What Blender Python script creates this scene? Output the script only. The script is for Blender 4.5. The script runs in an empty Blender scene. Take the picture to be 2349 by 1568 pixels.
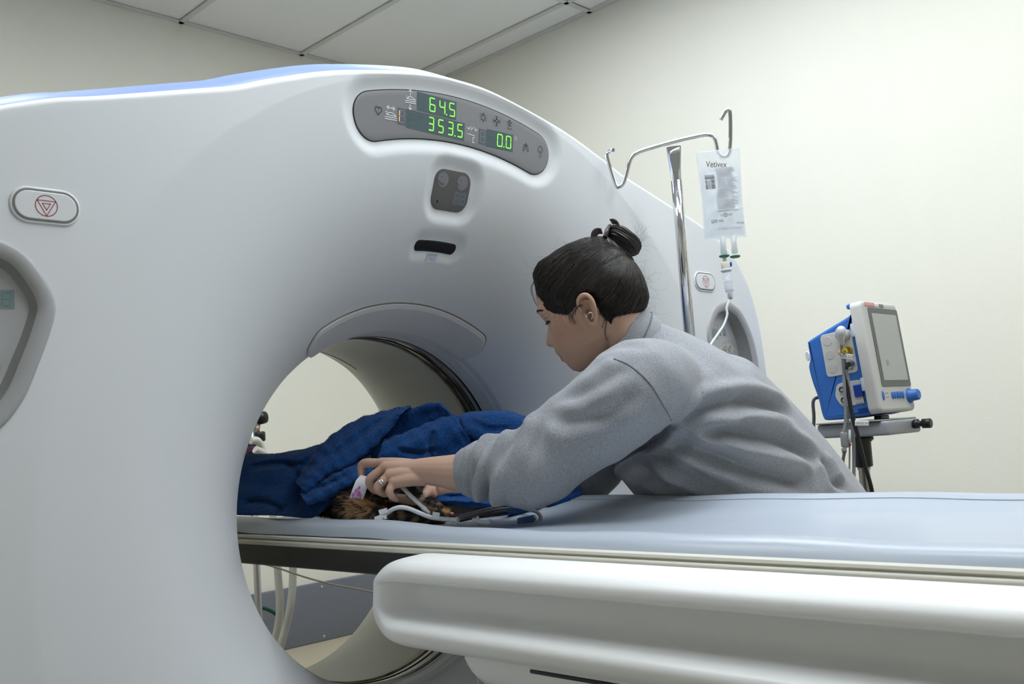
import bpy, bmesh, math, random
import numpy as np
from mathutils import Vector, Matrix
random.seed(7); rng = np.random.default_rng(7)
SC = bpy.context.scene
COL = SC.collection
PI = math.pi

# ---------------------------------------------------------------- camera
FPX = 2244.5
R = np.array([[0.70394266, 0.0208763, 0.70994993],
              [-0.70716319, 0.1137928, 0.69783338],
              [-0.06621901, -0.99328514, 0.09486656]])   # rows: world axes in camera (right, down, forward)
CAM = np.array([-1.33, -1.40, 1.184])
cd = bpy.data.cameras.new('camera'); cam = bpy.data.objects.new('camera', cd); COL.objects.link(cam)
cd.sensor_width = 36.0; cd.lens = 36.0 * FPX / 2349.0; cd.clip_start = 0.02
cd.dof.use_dof = True; cd.dof.focus_distance = 1.85; cd.dof.aperture_fstop = 13.0
m = Matrix.Identity(4)
for i in range(3):
    m[i][0] = R[i][0]; m[i][1] = -R[i][1]; m[i][2] = -R[i][2]; m[i][3] = CAM[i]
cam.matrix_world = m
SC.camera = cam
# ---------------------------------------------------------------- world, exposure
w = bpy.data.worlds.new('world'); SC.world = w; w.use_nodes = True
w.node_tree.nodes['Background'].inputs[0].default_value = (0.5, 0.55, 0.6, 1)
w.node_tree.nodes['Background'].inputs[1].default_value = 0.1
SC.view_settings.view_transform = 'Standard'; SC.view_settings.look = 'None'
SC.view_settings.gamma = 1.0; SC.view_settings.use_curve_mapping = False
SC.view_settings.exposure = 0.0
LAMP = 11.4          # strength of the fluorescent ceiling panels
LAMPCOL = (0.90, 0.96, 1.0)

# ---------------------------------------------------------------- helpers
def at(px, py, dep):
    d = R @ np.array([(px-1174.5)/FPX, (py-784.0)/FPX, 1.0]); return CAM + d*dep
def hit(px, py, ax, val):
    d = R @ np.array([(px-1174.5)/FPX, (py-784.0)/FPX, 1.0]); return CAM + d*(val-CAM[ax])/d[ax]
IMR, IMD, IMF = R[:, 0], R[:, 1], R[:, 2]          # camera right, down, forward in world space
def nrm(v):
    v = np.asarray(v, float); n = np.linalg.norm(v); return v/n if n > 1e-12 else v
MATS = {}
def mat(name, col, rough=.5, metal=0., spec=.5, var=0., vscale=20., bump=0., bscale=200., trans=0., ior=1.45, emis=None, estr=0., alpha=1., coat=0., sss=0., aniso=0., sheen=0., detail=3., stretch=None):
    if name in MATS: return MATS[name]
    m = bpy.data.materials.new(name); m.use_nodes = True; nt = m.node_tree; b = nt.nodes['Principled BSDF']
    b.inputs['Base Color'].default_value = (*col, 1); b.inputs['Roughness'].default_value = rough
    b.inputs['Metallic'].default_value = metal; b.inputs['Specular IOR Level'].default_value = spec
    b.inputs['Transmission Weight'].default_value = trans; b.inputs['IOR'].default_value = ior
    b.inputs['Alpha'].default_value = alpha; b.inputs['Coat Weight'].default_value = coat
    b.inputs['Sheen Weight'].default_value = sheen
    if sss: b.inputs['Subsurface Weight'].default_value = sss; b.inputs['Subsurface Radius'].default_value = (.012, .005, .003); b.inputs['Subsurface Scale'].default_value = .5
    if emis: b.inputs['Emission Color'].default_value = (*emis, 1); b.inputs['Emission Strength'].default_value = estr
    tc = nt.nodes.new('ShaderNodeTexCoord'); src = tc.outputs['Object']
    if stretch:
        mp = nt.nodes.new('ShaderNodeMapping'); mp.inputs['Scale'].default_value = stretch; nt.links.new(src, mp.inputs[0]); src = mp.outputs[0]
    if var:
        n = nt.nodes.new('ShaderNodeTexNoise'); n.inputs['Scale'].default_value = vscale; n.inputs['Detail'].default_value = detail
        r = nt.nodes.new('ShaderNodeValToRGB'); r.color_ramp.elements[0].position = .3; r.color_ramp.elements[1].position = .7
        r.color_ramp.elements[0].color = (*[max(0, c*(1-var)) for c in col], 1); r.color_ramp.elements[1].color = (*[min(1, c*(1+var)) for c in col], 1)
        nt.links.new(src, n.inputs[0]); nt.links.new(n.outputs[0], r.inputs[0]); nt.links.new(r.outputs[0], b.inputs['Base Color'])
    if bump:
        n = nt.nodes.new('ShaderNodeTexNoise'); n.inputs['Scale'].default_value = bscale; n.inputs['Detail'].default_value = 2
        bp = nt.nodes.new('ShaderNodeBump'); bp.inputs['Strength'].default_value = 1.; bp.inputs['Distance'].default_value = bump
        nt.links.new(src, n.inputs[0]); nt.links.new(n.outputs[0], bp.inputs['Height']); nt.links.new(bp.outputs[0], b.inputs['Normal'])
    MATS[name] = m; return m
def obj(name, V, F, m=None, parent=None, smooth=True, flip=False, **kw):
    me = bpy.data.meshes.new(name)
    if flip: F = [tuple(reversed(f)) for f in F]
    me.from_pydata([tuple(map(float, v)) for v in V], [], [tuple(int(i) for i in f) for f in F]); me.update()
    if smooth:
        me.shade_smooth()
        for p in me.polygons:
            if p.loop_total > 9: p.use_smooth = False        # flat end caps
    if m: me.materials.append(m)
    o = bpy.data.objects.new(name, me); COL.objects.link(o)
    if parent: o.parent = parent
    return tag(o, **kw)
def tag(o, label=None, cat=None, group=None, kind=None):
    if label: o['label'] = label
    if cat: o['category'] = cat
    if group: o['group'] = group
    if kind: o['kind'] = kind
    return o
def thing(name, label, cat, group=None):
    o = bpy.data.objects.new(name, None); COL.objects.link(o); o.empty_display_size = .05
    return tag(o, label, cat, group)
def base(o, loc):
    """move a thing's Empty to loc without moving its parts"""
    o.location = tuple(map(float, loc))
    for c in o.children: c.location = Vector(c.location) - Vector(o.location)
def fixn(o, ang=None):
    bm = bmesh.new(); bm.from_mesh(o.data); bmesh.ops.recalc_face_normals(bm, faces=bm.faces)
    if ang:
        for e in bm.edges:
            if len(e.link_faces) == 2 and e.calc_face_angle(0) > ang: e.smooth = False
    bm.to_mesh(o.data); bm.free(); return o
def cr(P, n, closed=False):
    """Catmull-Rom through P, n samples evenly by index"""
    P = np.asarray(P, float); k = len(P)
    if closed: Q = np.concatenate([P[-1:], P, P[:2]]); t = np.linspace(0, k, n, endpoint=False)
    else: Q = np.concatenate([(2*P[0]-P[1])[None], P, (2*P[-1]-P[-2])[None]]); t = np.linspace(0, k-1, n)
    i = np.minimum(t.astype(int), (k-1 if closed else k-2)); u = (t-i)
    u_ = u.reshape(-1, *([1]*(P.ndim-1)))
    a, b, c, d = Q[i], Q[i+1], Q[i+2], Q[i+3]
    return .5*(2*b+(c-a)*u_+(2*a-5*b+4*c-d)*u_**2+(3*b-a-3*c+d)*u_**3)
def frames(P):
    P = np.asarray(P); T = np.gradient(P, axis=0); T /= np.linalg.norm(T, axis=1)[:, None]+1e-12
    up = np.array([0, 0, 1.]) if abs(T[0][2]) < .9 else np.array([1., 0, 0]); N = nrm(np.cross(T[0], up)); out = []
    for t in T:
        N = nrm(N-t*(N@t)); out.append((t, N, np.cross(t, N)))
    return out
def tube(P, r, seg=10, n=0, caps=True, flat=1.0):
    P = np.asarray(P, float)
    if n:
        if np.ndim(r) > 0: r = cr(np.asarray(r, float).reshape(-1, 1), n)[:, 0]
        P = cr(P, n)
    k = len(P); rr = np.full(k, r) if np.ndim(r) == 0 else np.asarray(r, float); V = []; F = []
    for (p, ra, (t, a, b)) in zip(P, rr, frames(P)):
        for j in range(seg):
            th = 2*PI*j/seg; V.append(p+ra*(a*math.cos(th)+b*math.sin(th)*flat))
    for i in range(k-1):
        for j in range(seg):
            a0 = i*seg+j; b0 = i*seg+(j+1) % seg; F.append((a0, b0, b0+seg, a0+seg))
    if caps: F.append(tuple(range(seg))[::-1]); F.append(tuple((k-1)*seg+j for j in range(seg)))
    return V, F
def join(*parts):
    V = []; F = []
    for v, f in parts:
        o = len(V); V += list(v); F += [tuple(i+o for i in q) for q in f]
    return V, F
def lathe(prof, O, A, seg=32, ends=True):
    """revolve (r, h) profile around axis A at O"""
    A = nrm(A); U = nrm(np.cross(A, [0, 0, 1.] if abs(A[2]) < .9 else [1., 0, 0])); W = np.cross(A, U); V = []; F = []
    for r, h in prof:
        for j in range(seg):
            t = 2*PI*j/seg; V.append(np.asarray(O)+A*h+r*(U*math.cos(t)+W*math.sin(t)))
    for i in range(len(prof)-1):
        for j in range(seg):
            a = i*seg+j; b = i*seg+(j+1) % seg; F.append((a, b, b+seg, a+seg))
    if ends: F.append(tuple(range(seg))[::-1]); F.append(tuple((len(prof)-1)*seg+j for j in range(seg)))
    return V, F
def rrect(w, h, r, n=6, cx=0, cy=0):
    o = []
    for sx, sy, a0 in ((1, 1, 0), (-1, 1, PI/2), (-1, -1, PI), (1, -1, 3*PI/2)):
        for i in range(n+1):
            a = a0+PI/2*i/n; o.append((cx+sx*(w/2-r)+r*math.cos(a), cy+sy*(h/2-r)+r*math.sin(a)))
    return np.array(o)
def offs(o, d):
    o = np.asarray(o); t = np.roll(o, -1, 0)-np.roll(o, 1, 0); n = np.c_[t[:, 1], -t[:, 0]]; n /= np.linalg.norm(n, axis=1)[:, None]+1e-12
    ar = np.sum(o[:, 0]*np.roll(o[:, 1], -1)-np.roll(o[:, 0], -1)*o[:, 1])
    return o-n*d if ar > 0 else o+n*d       # d > 0 moves inward
def plate(o, O, U, W, N, th, bev=0., steps=3, back=True):
    """outline o (2D, in U/W) extruded by th along N with a rounded front edge"""
    O, U, W, N = map(np.asarray, (O, U, W, N)); L = [(0, 0)]
    if bev:
        for i in range(steps+1):
            a = PI/2*i/steps; L.append((bev*(1-math.cos(a)), th-bev+bev*math.sin(a)))
    else: L.append((0, th))
    V = []; k = len(o)
    for d, h in L:
        for p in (offs(o, d) if d else o): V.append(O+U*p[0]+W*p[1]+N*h)
    F = []
    for i in range(len(L)-1):
        for j in range(k): a = i*k+j; b = i*k+(j+1) % k; F.append((a, b, b+k, a+k))
    F.append(tuple((len(L)-1)*k+j for j in range(k)))
    if back: F.append(tuple(range(k))[::-1])
    return V, F
def boxm(c, s, U=(1, 0, 0), W=(0, 1, 0), N=(0, 0, 1), bev=0.004):
    """bevelled box, centre c, sizes s"""
    U, W, N = map(nrm, (U, W, N)); b = min(bev, min(s)*.45); a = rrect(s[0], s[1], max(b, 1e-4), 3); L = []; h = s[2]/2
    for i in range(4): t = PI/2*i/3; L.append((b*(1-math.sin(t)), -h+b*(1-math.cos(t))))
    for i in range(4): t = PI/2*i/3; L.append((b*(1-math.cos(t)), h-b+b*math.sin(t)))
    V = []; k = len(a); c = np.asarray(c, float)
    for d, z in L:
        sx = (s[0]-2*d)/s[0]; sy = (s[1]-2*d)/s[1]
        for p in a: V.append(c+U*p[0]*sx+W*p[1]*sy+N*z)
    F = []
    for i in range(len(L)-1):
        for j in range(k): q = i*k+j; r = i*k+(j+1) % k; F.append((q, r, r+k, q+k))
    F.append(tuple((len(L)-1)*k+j for j in range(k))); F.append(tuple(range(k))[::-1])
    return V, F
def gridm(G, closeu=False, closev=False):
    """faces for a (nu, nv, 3) array"""
    nu, nv = G.shape[:2]; V = G.reshape(-1, 3); F = []
    for i in range(nu if closeu else nu-1):
        for j in range(nv if closev else nv-1):
            a = i*nv+j; b = ((i+1) % nu)*nv+j; c = ((i+1) % nu)*nv+(j+1) % nv; d = i*nv+(j+1) % nv; F.append((a, b, c, d))
    return list(V), F
def strokes(lines, wd, fm):
    """flat ribbons for print: polylines in (u, v) mapped to 3D by fm"""
    V = []; F = []
    for ln in lines:
        ln = np.asarray(ln, float)
        for p, q in zip(ln[:-1], ln[1:]):
            d = q-p; L = np.hypot(*d)
            if L < 1e-9: continue
            d = d/L; n = np.array([-d[1], d[0]])*wd/2; e = d*wd*.35; k = len(V)
            for c in (p-e-n, q+e-n, q+e+n, p-e+n): V.append(fm(*c))
            F.append((k, k+1, k+2, k+3))
    return V, F
def arc(cx, cy, r, a0=0, a1=360, n=20, ry=None):
    ry = r if ry is None else ry
    return [(cx+r*math.cos(math.radians(a0+(a1-a0)*i/n)), cy+ry*math.sin(math.radians(a0+(a1-a0)*i/n))) for i in range(n+1)]
def text2d(s, size):
    c = bpy.data.curves.new('t', 'FONT'); c.body = s; c.size = size; c.align_x = 'CENTER'; c.align_y = 'CENTER'; c.resolution_u = 3
    o = bpy.data.objects.new('t', c); COL.objects.link(o); me = bpy.data.meshes.new_from_object(o)
    V = [(v.co.x, v.co.y) for v in me.vertices]; F = [tuple(p.vertices) for p in me.polygons]
    bpy.data.objects.remove(o); bpy.data.curves.remove(c); bpy.data.meshes.remove(me); return V, F
def text(s, size, fm, sx=1.0):
    V, F = text2d(s, size); return [fm(x*sx, y) for x, y in V], F
def planemap(O, U, W, N=(0, 0, 0), off=0.):
    O, U, W, N = map(lambda a: np.asarray(a, float), (O, U, W, N)); return lambda u, v: O+U*u+W*v+N*off

# ---------------------------------------------------------------- shared materials
M_WHITE = mat('white_plastic', (.74, .76, .79), .38, spec=.4, bump=.00006, bscale=900)
M_CREAM = mat('cream_plastic', (.70, .68, .60), .4)
M_TABLE = mat('table_white_plastic', (.86, .86, .85), .33, spec=.45)
M_GREYP = mat('grey_panel', (.30, .30, .31), .45)
M_DARK = mat('black_plastic', (.012, .012, .013), .35)
M_CHROME = mat('chrome', (.78, .78, .80), .10, metal=1.)
M_STEEL = mat('brushed_steel', (.55, .55, .56), .3, metal=1.)
M_BLUE = mat('blue_plastic', (.035, .145, .50), .35)
M_WHITEP = mat('white_print', (.8, .82, .85), .6)
M_BLACKP = mat('black_print', (.02, .02, .025), .6)
M_WALL = mat('cream_wall_paint', (.81, .79, .695), .6, spec=.3, var=.012, vscale=2., bump=.0004, bscale=260)
M_CEIL = mat('ceiling_tile', (.84, .84, .82), .9, spec=.1, bump=.0008, bscale=320)

# ---------------------------------------------------------------- the room
XW, YB, ZC = 2.03, 2.43, 3.055
XL, YF = -3.3, -4.4
def slab(name, lo, hi, m, label=None, parent=None):
    c = (np.array(lo)+np.array(hi))/2; s = np.array(hi)-np.array(lo); V, F = boxm(c, s, bev=.0015)
    return obj(name, V, F, m, parent, smooth=False, kind=None if parent else 'structure', label=label)
M_FLOOR = mat('vinyl_floor', (.42, .40, .36), .35, var=.06, vscale=30)
slab('floor', (XL, YF, -.1), (XW, YB, 0), M_FLOOR, 'beige vinyl floor of the scan room')
slab('wall_back', (XL, YB, 0), (XW+.12, YB+.12, 3.2), M_WALL, 'cream painted wall behind the scanner')
slab('wall_right', (XW, YF, 0), (XW+.12, YB, 3.2), M_WALL, 'cream painted wall behind the monitor')
slab('wall_left', (XL-.12, YF, 0), (XL, YB+.12, 3.2), M_WALL, 'cream painted wall on the left of the room')
slab('wall_front', (XL-.12, YF-.12, 0), (XW+.12, YF, 3.2), M_WALL, 'cream painted wall behind the camera')
M_BASE = mat('dark_baseboard', (.05, .045, .04), .5)
slab('baseboard_right', (XW-.012, YF, 0), (XW, YB, .1), M_BASE, 'dark vinyl baseboard along the right wall')
ceil = slab('ceiling', (XL, YF, ZC+.03), (XW, YB, ZC+.1), M_CEIL, 'suspended ceiling of white tiles in a grey grid')
M_TEE = mat('ceiling_tee', (.64, .63, .60), .5)
xs = sorted([.644+.61*k for k in range(-7, 3) if XL < .644+.61*k < XW-.05]+[XL, XW])
ys = sorted([1.265-1.22*k for k in range(0, 5) if YF < 1.265-1.22*k]+[YF, YB])
TROFF = [(-.576, -1.175), (.644, -1.175), (.644, .045), (-1.186, .045), (.034, -2.395)]
LIGHTS = []
def cell(a, lst): return any(abs(a[0]-q[0]) < .02 and abs(a[1]-q[1]) < .02 for q in lst)
for i in range(len(xs)-1):
    for j in range(len(ys)-1):
        x0, x1, y0, y1 = xs[i], xs[i+1], ys[j], ys[j+1]
        if x1-x0 < .02: continue
        if cell((x0, y0), TROFF): LIGHTS.append((x0, x1, y0, y1)); continue
        g = .011; V, F = boxm(((x0+x1)/2, (y0+y1)/2, ZC+.02), (x1-x0-2*g, y1-y0-2*g, .022), bev=.002)
        obj('ceiling_tile', V, F, M_CEIL, ceil, smooth=False)
for x in xs:
    V, F = boxm((min(max(x, XL+.012), XW-.012), (YF+YB)/2, ZC+.004), (.024, YB-YF, .008), bev=.001); obj('ceiling_tee', V, F, M_TEE, ceil, smooth=False)
for y in ys:
    V, F = boxm(((XL+XW)/2, min(max(y, YF+.012), YB-.012), ZC+.0035), (XW-XL, .024, .007), bev=.001); obj('ceiling_tee', V, F, M_TEE, ceil, smooth=False)
M_LAMP = mat('lamp_diffuser', (.9, .9, .9), .5, emis=LAMPCOL, estr=LAMP)
LPOS = []
for x0, x1, y0, y1 in LIGHTS: LPOS.append({(-1.186, .045): 'above the left shoulder of the scanner', (-.576, -1.175): 'above the near side of the table', (.034, -2.395): 'above the foot end of the table', (.644, -1.175): 'above the leaning person', (.644, .045): 'above the right shoulder of the scanner'}[(round(x0, 3), round(y0, 3))])
for k, (x0, x1, y0, y1) in enumerate(LIGHTS):
    t = thing('ceiling_light', 'recessed fluorescent ceiling panel '+LPOS[k], 'light', 'recessed ceiling lights')
    cx, cy = (x0+x1)/2, (y0+y1)/2; lx, ly = x1-x0-.03, y1-y0-.03; fr = []
    for sx, sy, wx, wy in ((-1, 0, .03, ly), (1, 0, .03, ly), (0, -1, lx, .03), (0, 1, lx, .03)):
        fr.append(boxm((cx+sx*(lx/2-.015), cy+sy*(ly/2-.015), ZC+.012), (wx, wy, .03), bev=.002))
    V, F = join(*fr); obj('frame', V, F, M_TEE, t, smooth=False)
    V, F = boxm((cx, cy, ZC+.014), (lx-.062, ly-.062, .006), bev=.001); obj('diffuser', V, F, M_LAMP, t, smooth=False)
    base(t, (cx, cy, ZC))
# grey screwed board and beige plinth on the back wall
M_BOARD = mat('grey_painted_board', (.165, .175, .215), .5, var=.02, vscale=40)
bo = thing('wall_board', 'grey painted board fixed with screws to the wall behind the scanner', 'board')
V, F = boxm((.6, YB-.012, .455), (2.6, .022, .26), bev=.006); obj('panel', V, F, M_BOARD, bo)
for x in [.39, .86-.0, 1.22, 1.68, -.05]:
    for z in (.563, .345):
        V, F = lathe([(.007, 0), (.007, .002), (.004, .0035), (.0012, .0028)], (x, YB-.022, z), (0, -1, 0), 12); obj('screw', V, F, M_STEEL, bo)
base(bo, (.6, YB, .325))
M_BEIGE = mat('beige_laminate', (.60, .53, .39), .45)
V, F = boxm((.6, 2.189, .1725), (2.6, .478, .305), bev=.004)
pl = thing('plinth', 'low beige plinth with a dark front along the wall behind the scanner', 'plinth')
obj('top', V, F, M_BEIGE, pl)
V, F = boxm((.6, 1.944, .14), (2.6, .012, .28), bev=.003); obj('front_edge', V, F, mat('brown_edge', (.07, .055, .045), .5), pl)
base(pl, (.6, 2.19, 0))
# ---------------------------------------------------------------- CT gantry
ISO = 1.05
def prof(r):
    u = np.clip((.845-r)/.468, 0, 1.2); return .05*u+.245*u**3
def sdbox(px, py, hx, hy, rad):
    qx = np.abs(px)-hx+rad; qy = np.abs(py)-hy+rad
    return np.hypot(np.maximum(qx, 0), np.maximum(qy, 0))+np.minimum(np.maximum(qx, qy), 0)-rad
def sstep(s, w): t = np.clip(1-s/w, 0, 1); return t*t*(3-2*t)
def relief(x, z):
    r = np.hypot(x, z-ISO); a = np.arctan2(x, z-ISO)
    d = .011*sstep(sdbox(a*.778, r-.778, .268, .046, .042), .034)
    d = d+.012*sstep(sdbox(x, z-1.69, .051, .040, .024), .030)*(z > 1.5)
    d = d+.009*sstep(sdbox(a*.535, r-.535, .056, .010, .009), .022)
    return d
def S(x, z, h=0.): return np.array([x, float(prof(np.hypot(x, z-ISO)))+h, z])
half = [(0, 1.912), (.11, 1.905), (.30, 1.866), (.434, 1.822), (.512, 1.792), (.595, 1.768), (.737, 1.728), (.812, 1.708), (.908, 1.671), (.987, 1.625), (1.042, 1.556), (1.074, 1.473), (1.092, 1.376), (1.10, 1.24), (1.105, 1.0), (1.105, .6), (1.10, .3), (1.085, .14), (1.03, .07), (.8, .05), (0, .05)]
hp = cr(np.array([(-.11, 1.905)]+half+[(-.8, .05)]), 800)
hp = hp[(hp[:, 0] >= -1e-6)]
hang = np.arctan2(hp[:, 0], hp[:, 1]-ISO); hr = np.hypot(hp[:, 0], hp[:, 1]-ISO); o_ = np.argsort(hang); hang, hr = hang[o_], hr[o_]
def Rout(a): return np.interp(np.abs((a+PI) % (2*PI)-PI), hang, hr)
A1 = np.concatenate([np.linspace(-.75, .75, 420), np.linspace(.75, 2*PI-.75, 402)[1:-1]])   # angle from the top, clockwise
FIL = .014
def gpt(a, r, y): return np.stack([r*np.sin(a), np.broadcast_to(y, np.shape(r)), ISO+r*np.cos(a)], -1)
gant = thing('ct_scanner_gantry', 'large white ring shaped CT scanner gantry with grey display over the bore', 'CT scanner')
RO = Rout(A1); RE = RO-FIL; rc = np.minimum(.845, RE-.004); rings = []
for i in range(4):                                    # rounded throat edge
    t = PI/2*i/3*.9; rings.append(gpt(A1, np.full_like(A1, .377+.006*(1-math.cos(t))), .303-.008*math.sin(t)))
for i in range(116):
    r = .383+(rc-.383)*i/115; g = gpt(A1, r, 0.); g[:, 1] = prof(r)+relief(g[:, 0], g[:, 2]); rings.append(g)
for i in range(1, 27):
    r = rc+(RE-rc)*i/26; g = gpt(A1, r, 0.); g[:, 1] = prof(r)+relief(g[:, 0], g[:, 2]); rings.append(g)
ye = prof(RE)
for i in range(1, 9):
    t = PI/2*i/8; rings.append(gpt(A1, RE+FIL*math.sin(t), ye+FIL*1.3*(1-math.cos(t))))
rings.append(gpt(A1, RO, .16))
G = np.array(rings)
# outlines of the two recessed control panels
cp = cr(np.array([(.913, 1.498), (.858, 1.481), (.824, 1.440), (.812, 1.405), (.820, 1.368), (.837, 1.322), (.857, 1.276), (.888, 1.238), (.93, 1.222), (.98, 1.228), (1.018, 1.252), (1.042, 1.31), (1.04, 1.36), (1.022, 1.418), (.985, 1.470), (.95, 1.491)]), 90, True)
def inside(P, poly):
    x, y = P[:, 0], P[:, 1]; c = np.zeros(len(P), bool); j = len(poly)-1
    for i in range(len(poly)):
        xi, yi = poly[i]; xj, yj = poly[j]
        c ^= ((yi > y) != (yj > y)) & (x < (xj-xi)*(y-yi)/(yj-yi+1e-15)+xi); j = i
    return c
V, F = gridm(G, False, True); V = np.array(V); FA = np.array(F); cen = V[FA].mean(1)
hole = np.zeros(len(FA), bool)
for s in (-1, 1): hole |= inside(cen[:, [0, 2]]*[s, 1], offs(cp, .008)) & (cen[:, 1] < .2)
FA = FA[~hole]
fixn(obj('front_cover', V, FA.tolist(), M_WHITE, gant))
# sides and back
yb = [.16, .5, .9, .96, .985, 1.0]; so = [0, 0, 0, .008, .03, .06]
G = np.array([gpt(A1, RO-d, y) for y, d in zip(yb, so)]+[gpt(A1, np.full_like(A1, .63), 1.0)])
V, F = gridm(G, False, True); obj('side_cover', V, F, M_WHITE, gant)
# bore liner, scan window, back flare
def ring(name, pr, m, seg=220, **k):
    a = np.linspace(0, 2*PI, seg, endpoint=False); V, F = gridm(np.array([gpt(a, np.full_like(a, r), y) for y, r in pr]), False, True)
    return obj(name, V, F, m, gant, **k)
ring('bore_liner', [(.303, .377), (.316, .3765), (.331, .3765)], M_WHITE)
ring('window_trim', [(.331, .3765), (.333, .374), (.336, .374), (.338, .378)], mat('white_trim', (.72, .72, .70), .4))
M_WIN = mat('dark_scan_window', (.035, .033, .03), .12, spec=.6, var=.4, vscale=14, stretch=(1, 9, 1), coat=.5)
ring('scan_window', [(.337, .3775), (.352, .376), (.372, .3755), (.39, .376), (.404, .3775)], M_WIN)
ring('window_strip', [(.346, .3765), (.347, .3735), (.353, .3735), (.354, .3765)], mat('aluminium_strip', (.40, .38, .33), .35, metal=.6, var=.3, vscale=10))
ring('window_strip', [(.392, .3775), (.393, .374), (.402, .374), (.403, .3775)], mat('brass_strip', (.30, .24, .16), .4, metal=.5, var=.5, vscale=26))
ring('window_strip', [(.371, .3765), (.372, .3742), (.376, .3742), (.377, .3765)], M_DARK)
bk = [(.404, .3765), (.42, .3755), (.5, .376), (.6, .379), (.68, .389), (.76, .412), (.83, .447), (.89, .489), (.94, .532), (.975, .566), (.992, .59), (1.0, .63)]
ring('rear_bore_flare', [tuple(p) for p in cr(np.array(bk), 60)], M_CREAM)
def bprof(r): return float(np.interp(r, [p[1] for p in bk[3:]], [p[0] for p in bk[3:]]))
# blue top cover
a = np.linspace(-1.12, 1.12, 240); ro = Rout(a); fade = np.clip((1.12-np.abs(a))/.12, 0, 1)**.5
rise = .034
G = np.array([gpt(a, ro-.01+(up+.01)*fade, y) for y, up in ((.022, -.012), (.024, .0), (.04, .014), (.065, .027), (.095, rise), (.3, rise), (.85, rise+.005), (.93, rise-.01), (.955, .01), (.957, -.01))])
V, F = gridm(G); fixn(obj('top_cover', V, F, mat('pale_blue_plastic', (.23, .32, .57), .4), gant, label='pale blue top cover'))
# plates that follow the flared front
def rshape(s0, s1, lo, hi, rad, n=40):
    t = (1-np.cos(np.linspace(0, PI, n)))/2; s = s0+(s1-s0)*t; e = np.minimum(s-s0, s1-s); c = np.clip(1-e/rad, 0, 1)
    cut = rad*(1-np.sqrt(np.maximum(0, 1-c*c))); return s, np.minimum(lo+cut, (lo+hi)/2-1e-5), np.maximum(hi-cut, (lo+hi)/2+1e-5)
def splate(name, shp, fm, th, m, parent, bev=.002, k=8, **kw):
    """plate over a shape (s, lo, hi); fm(s, q, h) maps to 3D with height h above the surface"""
    s, lo, hi = shp; n = len(s); mid = (lo+hi)/2; V = []; F = []
    top = np.zeros((n, k+1), int)
    sc = s.mean(); hx = (s[-1]-s[0])/2
    for i in range(n):
        for j in range(k+1):
            q = lo[i]+(hi[i]-lo[i])*j/k
            si = s[i]-bev*np.sign(s[i]-sc)*(abs(s[i]-sc) > hx-1e-6)
            qq = np.clip(q, lo[i]+min(bev, (hi[i]-lo[i])*.4), hi[i]-min(bev, (hi[i]-lo[i])*.4)); top[i, j] = len(V); V.append(fm(si, qq, th))
    for i in range(n-1):
        for j in range(k): F.append((top[i, j], top[i+1, j], top[i+1, j+1], top[i, j+1]))
    rim = [(i, 0) for i in range(n)]+[(n-1, j) for j in range(1, k)]+[(i, k) for i in range(n-1, -1, -1)]+[(0, j) for j in range(k-1, 0, -1)]
    prev = [top[i, j] for i, j in rim]
    for h in (th-bev*.4, -.004):
        cur = []
        for i, j in rim: cur.append(len(V)); V.append(fm(s[i], lo[i]+(hi[i]-lo[i])*j/k, h))
        for x in range(len(rim)): y = (x+1) % len(rim); F.append((prev[x], cur[x], cur[y], prev[y]))
        prev = cur
    return fixn(obj(name, V, F, m, parent, **kw), .9)
def fpol(ref, extra=0.):                              # polar map on the front surface with its relief
    def fm(s, q, h):
        a = s/ref; x = q*math.sin(a); z = ISO+q*math.cos(a); e = 1e-3
        y = float(prof(q)+relief(np.array(x), np.array(z))); dy = float(prof(q+e)-prof(q-e))/(2*e)
        n = nrm([dy*math.sin(a), -1, dy*math.cos(a)]); return np.array([x, y, z])+n*(h+extra)
    return fm
def fxz(h0=0.):                                       # plain (x, z) map on the front surface, h towards the room
    return lambda x, z: np.array([x, float(prof(np.hypot(x, z-ISO))+relief(np.array(x), np.array(z)))-h0, z])
M_DISP = mat('grey_display_panel', (.26, .26, .275), .35, spec=.4)
disp = splate('display_panel', rshape(-.2665, .2665, .733, .823, .043, 60), fpol(.778), .0022, M_DISP, gant, .001, label='grey display panel with green digits')
splate('display_gap_shade', rshape(-.2685, .2685, .731, .8252, .045, 60), fpol(.778), .0006, M_DARK, gant, .0003)  # black plate drawn as the shadow line around the panel
M_LCD = mat('lcd_window', (.13, .15, .185), .3)
M_LCD2 = mat('lcd_window_green', (.10, .135, .155), .3)
M_ON = mat('lit_green_segment', (.1, .6, .1), .5, emis=(.28, 1., .07), estr=1.15)
M_AMB = mat('lit_amber_segment', (.6, .3, .1), .5, emis=(1., .5, .12), estr=1.2)
M_OFF = mat('unlit_green_segment', (.07, .19, .15), .5)
M_OFFW = mat('unlit_grey_segment', (.30, .32, .36), .5)
SEG = {'0': 'abcdef', '1': 'bc', '2': 'abged', '3': 'abgcd', '4': 'fgbc', '5': 'afgcd', '6': 'afgedc', '8': 'abcdefg', '|': 'ef', '': ''}
def seglines(cx, cz, w, h, segs, sl=.0):
    P = {'tl': (cx-w/2+sl, cz+h/2), 'tr': (cx+w/2+sl, cz+h/2), 'ml': (cx-w/2, cz), 'mr': (cx+w/2, cz), 'bl': (cx-w/2-sl, cz-h/2), 'br': (cx+w/2-sl, cz-h/2)}
    E = {'a': ('tl', 'tr'), 'b': ('tr', 'mr'), 'c': ('mr', 'br'), 'd': ('bl', 'br'), 'e': ('ml', 'bl'), 'f': ('tl', 'ml'), 'g': ('ml', 'mr')}; out = []
    for s in segs:
        p, q = np.array(P[E[s][0]]), np.array(P[E[s][1]]); out.append([p+(q-p)*.12, q-(q-p)*.12])
    return out
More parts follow.
